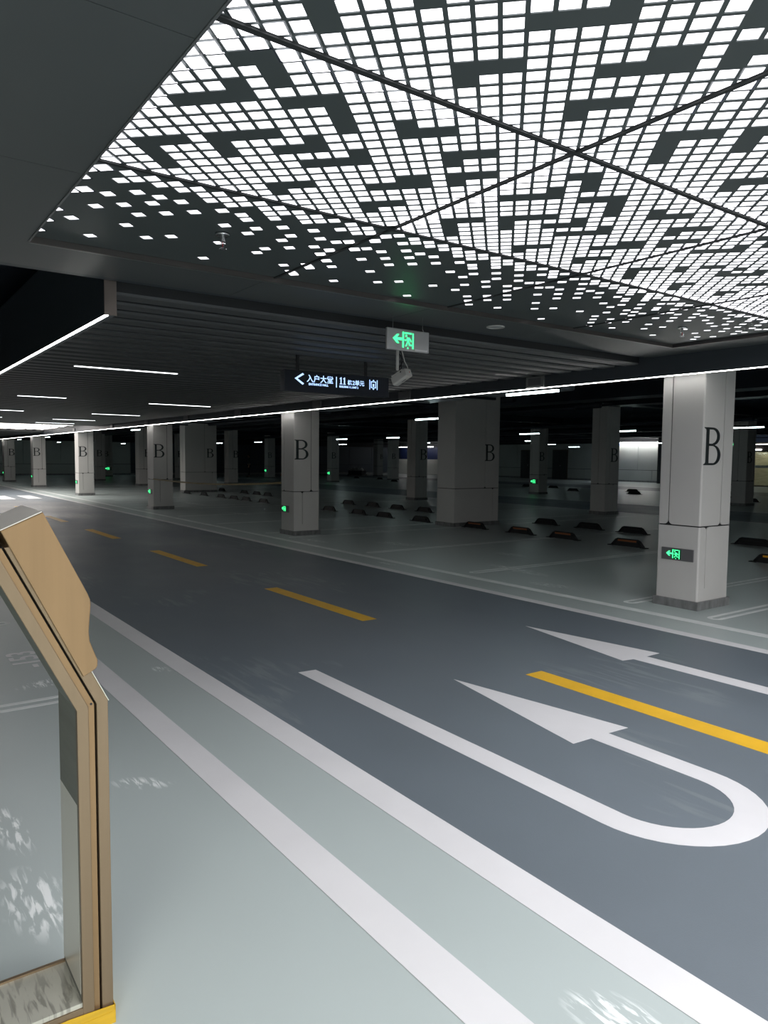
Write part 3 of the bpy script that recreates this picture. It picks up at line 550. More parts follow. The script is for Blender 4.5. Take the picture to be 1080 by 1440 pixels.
column(-13.0, 24.5, .5, .55, 'dark column with a B directly behind the nearest column, on its right', .4, .75, .4, True, True)
column(-46.0, 11.9, .5, .5, 'dark column half hidden behind the brightly lit fourth lane-side column', .25, .6, .4)
column(-37.7, 8.9+21, .5, .56, 'dark distant column behind the far lit column right of mid picture', .25, .66, .4, False)
column(-46.3, 17.0, .56, .56, 'distant column hidden mostly behind the wide left pier', .25, .6, .4)

# ================================================================ exit signs
def running_exit(parent, w, h, m, left=True):
    """arrow, door frame and running figure as lit cut-outs; local x to the right, y up, centred left of middle"""
    mb = MB(); k = h/10.0; z = .0035
    def poly(pts, ox=0): mb.prism([(ox+p[0]*k, p[1]*k) for p in pts], lambda a, b, q: (a, b, q), .001, z)
    poly([(-9.0, .3), (-6.6, 2.4), (-5.3, 2.4), (-6.6, .9), (-3.6, .9), (-3.6, -.3), (-6.6, -.3), (-5.3, -1.8), (-6.6, -1.8)])
    poly([(-3.4, -3.6), (-2.6, -3.6), (-2.6, 3.7), (-3.4, 3.7)]); poly([(2.5, -3.8), (3.2, -3.8), (3.2, 3.5), (2.5, 3.5)]); poly([(-2.2, 2.9), (2.0, 2.9), (2.0, 3.6), (-2.2, 3.6)])
    poly([(-1.2+.55*math.cos(t), 2.0+.55*math.sin(t)) for t in [q*math.pi/4 for q in range(8)]])
    poly([(-.9, 1.3), (.8, 1.3), (.9, .9), (.2, -.6), (-.6, -.4), (-.3, .6)])
    poly([(-.9, 1.3), (-.7, .7), (-1.5, .1), (-2.2, .3), (-2.2, -.2), (-1.3, -.4), (-.2, .6)])
    poly([(.6, 1.3), (1.6, .3), (2.0, -.5), (1.5, -.7), (1.1, 0), (.3, .7)])
    poly([(-.6, -.4), (0, -.6), (-.8, -2.4), (-1.2, -3.0), (-1.8, -2.6), (-1.2, -2.0)])
    poly([(.0, -.3), (.6, -.5), (1.0, -1.8), (2.3, -1.9), (2.3, -2.5), (.5, -2.4)])
    poly([(-.8, -3.9), (.3, -3.9), (-.2, -3.1)])
    return mb.build('pictogram', m, parent)
def wall_exit(loc, face, w, h, label, group=None, gl=None):
    r = empty('exit_sign'); place(r, face, loc); tag(r, label, 'exit sign', group)
    n = 4; c = .008
    MB().box(-w/2, w/2, -h/2, h/2, 0, .012).build('plate', M['sign_dark'], r, bevel=.004)
    MB().box(-w*.17, w*.12, -h*.42, h*.42, .0105, .0130).build('green_ground', M['green_dark'], r)
    q = running_exit(r, w, h, M['green']); q.location = (-w*.03, 0, .0115)
    return r
wall_exit((-4.30, 6.83, .548), FACE_MY, .36, .125, 'green exit sign low on the nearest column')
wall_exit((-12.74, 6.83, .50), FACE_MY, .30, .13, 'green exit sign low on the mid-picture column')
for x, l in ((-20.80, 'green exit sign low on the third lane-side column'), (-29.25, 'green exit sign on the brightly lit fourth lane-side column'), (-37.75, 'green exit sign on the fifth lane-side column'), (-45.85, 'green exit sign on the column at the far left edge')):
    wall_exit((x, 6.83, .5), FACE_MY, .30, .14, l)
wall_exit((-22.3, 24.25, .55), FACE_MY, .42, .22, 'green exit sign on the lit column left of the half-dark column')
wall_exit((-39.05, 24.0, .55), FACE_MY, .38, .22, 'green exit sign on the far column right of the mid-picture column')
wall_exit((-47.8, 24.05, .55), FACE_MY, .38, .22, 'green exit sign on the small far column left of the mid-picture column')
wall_exit((-54.5, 14.9, .58), FACE_PX, .42, .24, 'green exit sign on the small column by the far left wall')
# hanging exit sign
hs = empty('hanging_exit_sign'); place(hs, FACE_PX, (-4.40, 3.382, 2.375)); tag(hs, 'grey hanging exit sign with lit green arrow, under the soffit edge', 'exit sign')
MB().box(-.197, .197, -.079, .079, -.012, .012).build('plate', M['sign_grey'], hs, bevel=.006)
q = running_exit(hs, .39, .158, M['green']); q.location = (-.005, 0, .012)
MB().box(.06, .18, -.070, -.058, .012, .0135).build('maker_line', mat('pale_print', (.62, .62, .62), .5), hs)
w_ = MB(); pth = [(-.138, .079, 0), (-.138, .185, 0)]; w_.tube(pth, .0016, 6); w_.build('hanging_wire', M['metal'], hs)
w_ = MB(); w_.tube([(.165, .070, 0), (.148, .085, 0), (.140, .10, 0), (.140, .185, 0)], .0016, 6); w_.build('hanging_wire', M['metal'], hs)

# ================================================================ direction sign
ds = empty('direction_sign'); place(ds, FACE_PX, (-6.50, 4.08, 2.255)); tag(ds, 'dark hanging direction box with lit arrow and white Chinese lettering over the lane', 'sign')
MB().box(-.63, .63, -.105, .105, -.05, .05).build('box', M['signbox'], ds, bevel=.004)
for xx in (-.46, .36): MB().box(xx-.012, xx+.012, .105, .27, -.012, .012).build('hanger', M['dark_metal'], ds)
def dtext(body, x, y, size, sx=1.0, off=0.0, nm='lettering'):
    o = inst(nm, text_mesh(nm, body, size, M['signtext'], .001, sx=sx, offset=off), ds, (x, y, .0515)); return o
ar = MB(); ar.prism([(-.52, .025), (-.43, .082), (-.415, .068), (-.49, .025), (-.415, -.020), (-.43, -.034)], lambda a, b, q: (a, b, q), .05, .0525); ar.build('arrow', M['signtext'], ds)
dtext('\u5165\u6237\u5927\u5802', -.385, .005, .078, 1.0, .0012)
dtext('ENTRANCE HALL', -.362, -.032, .030, .98, .0008)
MB().box(-.040, -.031, -.035, .072, .05, .0525).build('divider', M['signtext'], ds)
el = MB()
for q0 in (.002, .044):
    el.prism([(q0+.012, .006), (q0+.012, .058), (q0+.002, .052), (q0+.002, .058), (q0+.018, .072), (q0+.024, .072), (q0+.024, .006), (q0+.034, .006), (q0+.034, .0), (q0+.002, .0), (q0+.002, .006)], lambda a, b, q: (a, b, q), .05, .0525)
el.build('numerals', M['signtext'], ds)
dtext('\u680b', .100, .003, .056, 1.0, .0008)
dtext('2\u5355\u5143', .160, .003, .060, 1.0, .0008)
dtext('BUILDING 11, UNIT 2', .000, -.032, .027, .92, .0008)
lf = MB()
for a, b, c_, d in ((.375, .382, -.03, .072), (.472, .479, -.03, .072), (.395, .402, -.012, .055), (.452, .459, -.012, .055), (.395, .459, .048, .055), (.395, .459, -.012, -.006), (.418, .436, .0, .030)):
    lf.box(a, b, c_, d, .05, .0525)
lf.prism([(.427-.014, .060), (.427+.014, .060), (.427, .075)], lambda a, b, q: (a, b, q), .05, .0525)
lf.prism([(.427-.014, -.018), (.427+.014, -.018), (.427, -.033)], lambda a, b, q: (a, b, q), .05, .0525)
lf.build('lift_symbol', M['signtext'], ds)

# ================================================================ security camera on its bracket
cc = empty('security_camera', (-5.15, 3.85, 2.5)); tag(cc, 'white box security camera with black cables on a ceiling bracket, below the hanging exit sign', 'camera')
MB().tube([(0, 0, 0), (0, 0, -.24)], .013, 10).build('bracket', M['cctv'], cc, smooth=True)
MB().lathe([(.0, 0), (.045, 0), (.045, -.012), (.016, -.02)], n=16).build('ceiling_plate', M['cctv'], cc)
bd = MB(); bd.prism([(-.045, -.032), (-.030, -.045), (.030, -.045), (.045, -.032), (.045, .042), (-.045, .042)], lambda a, b, q: (q, a, b), -.12, .09)
body = bd.build('housing', M['cctv'], cc, bevel=.004)
body.location = (.01, .05, -.29); body.rotation_euler = (0, math.radians(-24), math.radians(10)); body.scale = (.85, .85, .85)
MB().box(-.10, .06, -.052, .052, .043, .050).build('sun_shield', M['cctv'], body)
ln_ = MB().tube([(-.124, 0, 0), (-.10, 0, 0)], .028, 16); ln_.build('lens', M['cable'], body)
MB().box(.089, .092, .010, .022, .0, .010).build('indicator', M['red'], body)
MB().box(-.03, .03, -.004, .004, -.047, -.044).build('print_mark', M['dark_metal'], body)
for q_, pts in enumerate(([(.01, .01, -.02), (.03, .02, -.10), (.0, .04, -.16), (.02, .03, -.22), (.03, .01, -.26)], [(-.01, .015, -.02), (-.02, .03, -.09), (.02, .05, -.15), (-.01, .03, -.21), (.02, .03, -.26)])):
    MB().tube(pts, .0045, 6).build('cable', M['cable'], cc, smooth=True)
MB().tube([(.015, .02, -.01), (.03, .03, -.09), (.035, .05, -.16), (.03, .09, -.21), (.03, .085, -.27)], .004, 6).build('white_cable', M['cctv'], cc, smooth=True)

# ================================================================ sprinklers and downlight
def sprinkler(x, y, label):
    r = empty('sprinkler', (x, y, ZC)); tag(r, label, 'sprinkler')
    MB().lathe([(.012, -.004), (.034, -.004), (.036, .0), (.034, -.010), (.030, -.012), (.012, -.010)], n=24).build('escutcheon', M['chrome'], r, smooth=True)
    MB().lathe([(.011, 0), (.011, -.030), (.014, -.032), (.014, -.040), (.006, -.042), (0, -.042)], n=12).build('body', M['metal'], r)
    for s in (-1, 1): MB().tube([(s*.011, 0, -.040), (s*.016, 0, -.050), (s*.013, 0, -.063), (s*.003, 0, -.072)], .0025, 6).build('yoke_arm', M['chrome'], r)
    MB().tube([(0, 0, -.042), (0, 0, -.068)], .0025, 8).build('bulb', M['red'], r)
    d = MB()
    for k in range(8):
        a = k*math.pi/4; d.prism([(0, 0), (.018*math.cos(a-.25), .018*math.sin(a-.25)), (.018*math.cos(a+.25), .018*math.sin(a+.25))], lambda p, q, t: (p, q, t), -.075, -.073)
    d.build('deflector', M['chrome'], r)
sprinkler(-3.44, 1.50, 'chrome fire sprinkler with a red bulb at the left of the luminous ceiling')
sprinkler(-3.50, 5.50, 'small fire sprinkler at the right end of the luminous ceiling')
dl = empty('downlight', (-4.335, 4.22, ZF)); tag(dl, 'round unlit downlight set into the soffit right of the hanging exit sign', 'downlight')
MB().lathe([(.0, -.002), (.056, -.002)], n=28).build('lens', M['downlight'], dl)
MB().lathe([(.056, -.001), (.058, -.006), (.072, -.005), (.074, 0)], n=28).build('ring', M['cctv'], dl, smooth=True)

# ================================================================ strips and tube lamps
def box_thing(name, x0, x1, y0, y1, z0, z1, m, label, cat, group=None):
    cx, cy = (x0+x1)/2, (y0+y1)/2
    return tag(MB().box(x0-cx, x1-cx, y0-cy, y1-cy, 0, z1-z0).build(name, m, loc=(cx, cy, z0)), label, cat, group)
box_thing('light_strip', -56, 4.85, 6.703, 6.718, ZB-.006, ZB-.0005, M['strip'], 'long thin white light strip under the right-hand fascia of the lane', 'light strip')
box_thing('light_strip', -26.1, -4.70, 1.281, 1.300, ZB-.006, ZB-.0005, M['strip'], 'bright light strip under the left-hand fascia, coming in at the left edge', 'light strip')
slots = [(-8.91, 2.05, 3.25), (-13.92, 2.3, 3.09), (-18.5, 4.70, 5.86), (-18.6, 2.4, 3.22), (-14.0, 4.63, 5.88), (-22.0, 4.55, 5.7), (-22.1, 2.3, 3.3), (-24.6, 4.6, 5.75)]
names = ['nearest slot lamp in the slatted ceiling, left of the direction sign', 'second slot lamp at the left in the slatted ceiling', 'third slot lamp on the right side of the slatted ceiling', 'slot lamp at the far left edge of the slatted ceiling',
         'slot lamp in the slatted ceiling left of the mid-picture column top', 'fourth slot lamp on the right side, far down the slatted ceiling', 'farthest slot lamp on the left of the slatted ceiling', 'farthest slot lamp on the right of the slatted ceiling']
for (x, y0, y1), l in zip(slots, names):
    xg = min(SLX, key=lambda s: abs(s-.1475-x)) - .1475
    r = empty('slot_lamp', (xg, (y0+y1)/2, ZS)); h = (y1-y0)/2; tag(r, l, 'ceiling light', 'slot lamps in the slatted ceiling')
    MB().box(-.032, .032, -h, h, .004, .05).build('housing', M['dark_metal'], r)
    MB().box(-.022, .022, -h+.01, h-.01, -.002, .0045).build('diffuser', M['slot'], r)
tube_h = MB().box(-.6, .6, -.025, .025, .03, .07).mesh('housing', M['dark_metal'])
tube_d = MB().box(-.58, .58, -.022, .022, 0, .03).mesh('diffuser', M['tube'])
wire_m = MB().tube([(0, 0, .07), (0, 0, .80)], .004, 4).mesh('hanging_wire', M['dark_metal'])
tubes = []
def tubelamp(x, y, label, z=2.42, rz=0, sc=.8):
    r = empty('tube_lamp', (x, y, z), rz); tag(r, label, 'tube lamp', 'tube lamps over the parking bays'); r.scale = (sc, 1, 1)
    inst('housing', tube_h, r); inst('diffuser', tube_d, r); inst('hanging_wire', wire_m, r, (-.4, 0, 0)); inst('hanging_wire', wire_m, r, (.4, 0, 0)); tubes.append(r)
tubelamp(-6.80, 7.30, 'tube lamp just outside the fascia, right of the wide dark pier', 2.365, 0, .77)
tubelamp(-13.6, 11.05, 'tube lamp beside the top left corner of the wide dark pier', 2.42, 0, .7)
T2 = [(-18.6, 19.9), (-14.6, 19.9), (-26.9, 19.9), (-22.9, 19.9), (-10.6, 19.9), (-31.2, 19.9), (-36.2, 20.6), (-42.0, 20.6), (-48.0, 20.6), (-6.4, 19.9),
      (-17.0, 27.5), (-25.5, 27.5), (-34.0, 27.5), (-43.0, 27.5) , (-22.5, 34.4), (-30.5, 34.4), (-38.5, 34.4), (-46.5, 34.4),
      (-26.0, 41.5), (-34.5, 41.5), (-44.0, 41.5), (-34.0, 8.3), (-41.5, 8.3), (-49.5, 8.3), (-57.3, 12.2), (-57.3, 16.8), (-57.3, 8.2), (-26.8, 8.3)]
def where(x, y):
    a = 'lane-side bays' if y < 12 else 'second lane' if y < 22 else 'bays behind the second lane' if y < 30 else 'third lane' if y < 38 else 'far wall bays'
    d = 'right' if -x/y < .8 else 'middle' if -x/y < 1.6 else 'left'
    return a, d
cnt = {}
ordn = ['first', 'second', 'third', 'fourth', 'fifth', 'sixth', 'seventh', 'eighth', 'ninth', 'tenth', 'eleventh', 'twelfth', 'thirteenth', 'fourteenth', 'fifteenth', 'sixteenth']
for x, y in sorted(T2, key=lambda t: (t[1], -t[0])):
    a, d = where(x, y); cnt[a] = cnt.get(a, 0)+1
    tubelamp(x, y, '%s tube lamp from the right over the %s' % (ordn[cnt[a]-1], a))

# small junction boxes on the inner face of the fascia
for k, (x, lab) in enumerate(((-6.17, 'small grey box on the fascia above the long light strip, nearest one'), (-8.75, 'small grey box on the fascia below the security camera'), (-11.3, 'small grey box on the fascia above the mid-picture column'),
                (-14.6, 'small grey box on the fascia left of the mid-picture column'), (-17.6, 'small grey box on the fascia above the wide left pier'), (-20.6, 'small grey box on the fascia above the third lane-side column'),
                (-24.0, 'small grey box on the fascia right of the brightly lit column'), (-28.9, 'small grey box on the fascia over the brightly lit column'))):
    r = empty('junction_box', (x, 6.70, 2.37)); tag(r, lab, 'junction box', 'grey boxes along the fascia')
    MB().box(-.14, .14, -.03, 0, 0, .125).build('case', M['metal'] if k == 0 else M['sign_dark'], r, bevel=.004)
    MB().box(-.10, .10, -.034, -.03, .02, .105).build('cover', M['sign_dark'], r)

# ================================================================ wheel stops
def make_stop(m2):
    r = empty('wheel_stop')
    MB().prism([(-.26, .105), (-.30, .012), (-.35, .012), (-.35, 0), (.35, 0), (.35, .012), (.30, .012), (.26, .105), (.24, .125), (-.24, .125)], lambda a, b, q: (a, q, b), -.004, .004).build('web_plate', M['rubber'], r)
    b = MB(); b.tube([(-.33, 0, .012), (-.285, 0, .06), (-.245, 0, .105), (-.21, 0, .118), (.21, 0, .118), (.245, 0, .105), (.285, 0, .06), (.33, 0, .012)], .020, 8)
    b.build('hoop', M['rubber'], r, smooth=True)
    for s in (-1, 1):
        MB().box(s*.335-.055, s*.335+.055, -.05, .05, 0, .012).build('foot_plate', M['rubber'], r)
    MB().box(-.20, .20, -.024, .024, .05, .085).build('cross_bar', M['rubber'], r)
    MB().box(-.19, .19, -.027, -.0235, .088, .118).build('reflector', m2, r)
    return r
P1 = make_stop(M['rubber']); P2 = make_stop(M['reflector']); P3 = make_stop(M['reflector_y'])
first = [True, True, True]
def stop(x, y, label, kind, group, rz=0):
    P = (P1, P2, P3)[kind]
    r = P if first[kind] else copy_tree(P)
    first[kind] = False
    r.location = (x, y, 0); r.rotation_euler = (0, 0, rz); tag(r, label, 'wheel stop', group)
gA, gB = 'wheel stops in the front row', 'wheel stops in the second row'
front = [(-5.3, 2), (-7.86, 1), (-9.3, 1), (-10.41, 1), (-11.76, 1), (-13.64, 0), (-15.13, 0), (-16.31, 0), (-17.81, 0), (-21.95, 0), (-23.26, 0), (-24.27, 0), (-25.39, 0), (-27.01, 0), (-28.78, 0)]
fl_ = ['wheel stop with a bright yellow strip just right of the nearest column', 'orange-striped wheel stop left of the nearest column, closest to it in the front row', 'orange-striped wheel stop in the front row, second from the nearest column',
       'wheel stop with orange strip right of the wide dark pier, in the front row', 'wheel stop with orange strip at the foot of the wide dark pier', 'front-row wheel stop just left of the wide dark pier', 'front-row wheel stop, second left of the wide dark pier',
       'front-row wheel stop, third left of the wide dark pier', 'front-row wheel stop just right of the mid-picture column', 'front-row wheel stop just left of the mid-picture column', 'front-row wheel stop, second left of the mid-picture column',
       'front-row wheel stop, third left of the mid-picture column', 'front-row wheel stop, fourth left of the mid-picture column', 'front-row wheel stop at the right foot of the wide left pier', 'front-row wheel stop at the foot of the wide left pier']
for (x, k), l in zip(front, fl_): stop(x, 10.95, l, k, gA)
second = [-6.74, -9.26, -10.37, -11.61, -16.11, -17.39, -18.65, -20.04, -25.80, -26.75, -27.91, -30.17]
sl_ = ['second-row wheel stop right of the nearest column', 'second-row wheel stop just left of the nearest column', 'second-row wheel stop in front of the half-dark column', 'second-row wheel stop right of the wide dark pier',
       'second-row wheel stop just left of the wide dark pier', 'second-row wheel stop, second left of the wide dark pier', 'second-row wheel stop, third left of the wide dark pier', 'second-row wheel stop right of the mid-picture column',
       'second-row wheel stop left of the mid-picture column', 'second-row wheel stop, second left of the mid-picture column', 'second-row wheel stop, third left of the mid-picture column', 'second-row wheel stop beside the wide left pier']
for x, l in zip(second, sl_): stop(x, 13.05, l, 0, gB)
farst = [(-14.3, 27.3), (-16.0, 29.6), (-20.2, 28.5), (-21.8, 30.6), (-23.6, 28.4), (-26.6, 30.4), (-28.5, 30.4), (-30.0, 28.5), (-31.8, 28.5), (-33.5, 30.4), (-45.6, 30.4), (-42.6, 30.4), (-38.2, 28.4), (-36.2, 28.4)]
for k, (x, y) in enumerate(farst): stop(x, y, 'small dark wheel stop beyond the second lane, %s from the right' % ordn[k], 0, 'wheel stops beyond the second lane')

# ================================================================ walls
def panel_wall(name, axis, pos, a0, a1, zt, m, step=2.6, off=0.0, inward=1):
    r = tag(empty(name), kind='structure')
    t = .15
    if axis == 'x': MB().box(pos-inward*t-.05, pos-.05 if inward > 0 else pos+t, a0, a1, 0, 3.25).build('backing', M['joint'], r)
    else: MB().box(a0, a1, pos, pos+t, 0, 3.25).build('backing', M['joint'], r)
    def pane(p, q, z0, z1, nm):
        if axis == 'x': MB().box(pos-.05, pos, p+.012, q-.012, z0, z1).build(nm, m, r)
        else: MB().box(p+.012, q-.012, pos-.05, pos, z0, z1).build(nm, m, r)
    p = a0
    while p < a1-.1:
        q = min(p+step, a1); pane(p, q, .86, zt, 'wall_panel'); p = q
    pane(a0, a0+step*.4, .12, .835, 'wall_panel'); p = a0+step*.4
    while p < a1-.1:
        q = min(p+step, a1); pane(p, q, .12, .835, 'wall_panel'); p = q
    if axis == 'x': MB().box(pos-.05, pos+.012, a0, a1, 0, .12).build('skirting', M['plinth'], r)
    else: MB().box(a0, a1, pos-.062, pos, 0, .12).build('skirting', M['plinth'], r)
    return r
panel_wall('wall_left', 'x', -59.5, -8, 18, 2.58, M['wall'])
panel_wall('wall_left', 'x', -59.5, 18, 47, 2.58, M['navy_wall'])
wb = panel_wall('wall_back', 'y', 44.9, -49.0, -24.35, 2.75, M['wall'], 2.9)
dark_wall = mat('dark_wall', (.05, .055, .06), .6)
M['dw'] = dark_wall
tag(MB().box(-59.5, -49.0, 45.0, 45.2, 0, 3.25).build('wall_back', dark_wall), kind='structure')
tag(MB().box(-21.8, 9, 44.9, 45.1, 0, 3.25).build('wall_back', M['marble']), kind='structure')
tag(MB().box(8.9, 9, -8, 45, 0, 3.25).build('wall_right', M['wall']), kind='structure')
tag(MB().box(-66, 9, -8.1, -8, 0, 3.25).build('wall_front', M['wall']), kind='structure')
# dark doors in the back wall
for k, (x, l) in enumerate(((-42.0, 1), (-38.6, 2), (-47.2, 3))):
    d = tag(empty('door_%d' % (k+1), (x, 44.85, 0)), kind='structure')
    MB().box(-.75, .75, -.06, 0, 0, 2.3).build('door_frame', M['frame'], d)
    for s in (-1, 1): MB().box(min(s*.02, s*.68), max(s*.02, s*.68), -.085, -.06, .02, 2.22).build('leaf', dark_wall, d)
    MB().box(.06, .09, -.11, -.085, 1.0, 1.12).build('handle', M['metal'], d)
# cove lamp washing the bright wall
box_thing('cove_lamp', -33.2, -29.2, 44.50, 44.56, 2.74, 2.78, M['cove'], 'lamp washing the bright pale wall left of the nearest column', 'tube lamp')
box_thing('blue_sign', -32.7, -31.5, 42.5, 42.6, 2.52, 2.72, M['blue_lit'], 'small blue lit sign at the top of the bright far wall', 'sign')
tag(MB().box(-29.2, -28.8, 43.6, 44.85, 0, 3.24).build('pillar', dark_wall), 'narrow dark pillar between the bright far wall and the nearest column', 'pillar')
# glazed entrance at the right
ge = tag(empty('door_4', (-23.1, 44.9, 0)), kind='structure')
MB().box(-1.3, -1.22, -.08, 0, 0, 2.45).build('door_frame', M['frame'], ge); MB().box(1.22, 1.3, -.08, 0, 0, 2.45).build('door_frame', M['frame'], ge)
MB().box(-.36, -.24, -.08, 0, .05, 2.12).build('door_frame', M['frame'], ge); MB().box(-1.22, 1.22, -.08, 0, 0, .07).build('door_frame', M['frame'], ge); MB().box(-1.22, 1.22, -.08, 0, 2.1, 2.2).build('door_frame', M['frame'], ge)
MB().box(-1.3, 1.3, -.09, -.0, 2.2, 2.55).build('lintel', M['rose'], ge)
MB().box(-1.22, -.36, -.045, -.035, .07, 2.1).build('glass_leaf', M['glass'], ge); MB().box(-.24, 1.22, -.045, -.035, .07, 2.1).build('glass_leaf', M['glass'], ge)
MB().box(-.20, 1.2, -.055, -.046, 1.14, 1.30).build('safety_band', M['white_board'], ge); MB().box(-1.2, -.40, -.055, -.046, 1.14, 1.30).build('safety_band', M['white_board'], ge)
MB().box(-.85, -.42, -.060, -.0555, 1.45, 1.74).build('notice', M['reflector_y'], ge)
MB().tube([(-.50, -.10, .75), (-.50, -.10, 1.35)], .018, 8).build('handle', M['metal'], ge)
MB().box(-1.3, 1.3, 0, .04, 0, .02).build('threshold', M['frame'], ge)
lob = tag(empty('wall_lobby', (-23.1, 46.2, 0)), kind='structure')
MB().box(-1.3, .72, 0, .1, 0, 2.6).build('timber_panel', M['wood'], lob); MB().box(.72, 1.4, 0, .1, 0, 2.6).build('grey_panel', M['dw'], lob)
MB().box(-1.4, -1.3, -1.2, 0, 0, 2.6).build('side_panel', M['marble'], lob); MB().box(1.3, 1.4, -1.2, 0, 0, 2.6).build('side_panel', M['marble'], lob)
MB().box(-1.4, 1.4, -1.2, .1, 2.6, 2.7).build('lobby_ceiling', M['white_board'], lob)
box_thing('lobby_lamp', -23.9, -22.4, 45.3, 45.6, 2.56, 2.59, M['lobby'], 'lamp inside the glazed entrance lobby', 'ceiling light')
box_thing('entrance_lamp', -24.3, -22.9, 44.78, 44.81, 2.22, 2.27, M['tube'], 'white lamp bar over the glazed entrance', 'ceiling light')
er = empty('exit_sign'); place(er, FACE_PX, (-24.0, 43.6, 2.55)); tag(er, 'small green exit sign hanging near the glazed entrance', 'exit sign')
MB().box(-.25, .25, -.11, .11, -.01, .01).build('plate', M['sign_dark'], er); q = running_exit(er, .5, .2, M['green']); q.location = (0, 0, .01)
MB().tube([(-.2, .11, 0), (-.2, .69, 0)], .004, 4).build('hanging_wire', M['metal'], er)
# white hoarding and navy boards at the back
hb = empty('hoarding', (-54.0, 44.4, 0)); tag(hb, 'bright white hoarding against the far wall, seen beside the second-row column', 'hoarding')
for k in range(5): MB().box(-5.2+2.1*k+.01, -5.2+2.1*(k+1)-.01, -.04, 0, .03, 1.45).build('board', M['white_board'], hb)
MB().box(-5.2, 5.3, -.05, .01, 0, .03).build('base_rail', M['metal'], hb)
nb = empty('navy_boarding', (-54.0, 44.72, 0)); tag(nb, 'navy blue boarding above the bright white hoarding', 'boarding')
for k in range(5): MB().box(-5.2+2.1*k+.01, -5.2+2.1*(k+1)-.01, 0, .04, 0, 2.6).build('board', M['blue_hoard'], nb)
box_thing('cove_lamp', -58.5, -53.0, 43.9, 43.94, 2.6, 2.63, M['strip'], 'hidden lamp lighting the white hoarding', 'tube lamp')

# ================================================================ ducts, beams and pipes in the ceiling void
def long(name, x0, x1, y0, y1, z0, z1, m, label, cat): return box_thing(name, x0, x1, y0, y1, z0, z1, m, label, cat)
dk = empty('foil_duct', (-17, 9.1, 2.62)); tag(dk, 'foil-wrapped air duct above the parking bays right of the mid-picture column', 'duct')
for k in range(9):
    MB().box(-8+1.9*k+.02, -8+1.9*(k+1)-.02, -.42, .42, 0, .30).build('duct_section', M['foil'], dk, bevel=.03)
    MB().box(-8+1.9*k-.03, -8+1.9*k+.03, -.46, .46, -.04, .34).build('flange', M['duct'], dk)
for k, (y, z, rr_) in enumerate(((7.6, 2.86, .05), (7.95, 2.92, .07), (10.4, 2.8, .06), (12.3, 2.88, .08), (14.4, 2.78, .05), (15.4, 2.9, .08), (22.9, 2.85, .08), (26.0, 2.8, .1))):
    r = tag(MB().tube([(-28, 0, 0), (8, 0, 0)], rr_, 10).build('ceiling_pipe', M['duct'], smooth=True, loc=(-20, y, z)), 'dark pipe under the ceiling, %s out from the lane' % ordn[k], 'pipe', 'pipes running along the ceiling')
for k, (y, z0) in enumerate(((13.3, 2.82), (16.9, 2.98), (24.5, 2.95), (31.0, 2.9), (38.0, 2.9))):
    long('ceiling_beam', -58, 8, y-.25, y+.35, z0, 3.24, M['duct'], 'dark beam under the ceiling, %s back from the lane' % ordn[k], 'beam')
for k, x in enumerate((-4.3, -12.7, -21.0, -29.4, -37.8, -46.2)):
    long('cross_beam', x-.2, x+.2, 7.5, 44.5, 3.02, 3.25, M['duct'], 'dark cross beam over the bays, %s from the right' % ordn[k], 'beam')
for k in range(3):
    tr = empty('cable_tray', (-20, (19.9, 27.5, 34.4)[k], 2.62)); tag(tr, 'cable tray carrying the tube lamps over the %s lane from the front' % ['second', 'middle', 'third'][k], 'cable tray')
    MB().box(-34, 18, .09, .19, 0, .03).build('tray', M['duct'], tr)

# ================================================================ bronze sign stand at the left
XF = -1.91; TH = .205
st = empty('sign_stand', (XF-TH/2, .3, 0)); tag(st, 'champagne bronze metal stand with a bent open frame at the left edge', 'stand')
def yz(pts, x0, x1, name, m, parent=st, bevel=0):
    mb = MB(); mb.prism(pts, lambda a, b, q: (q-(XF-TH/2), a-.3, b), x0, x1); return mb.build(name, m, parent, bevel=bevel)
YC = -.02
def mir(pts): return [(2*YC-y, z) for y, z in pts][::-1]
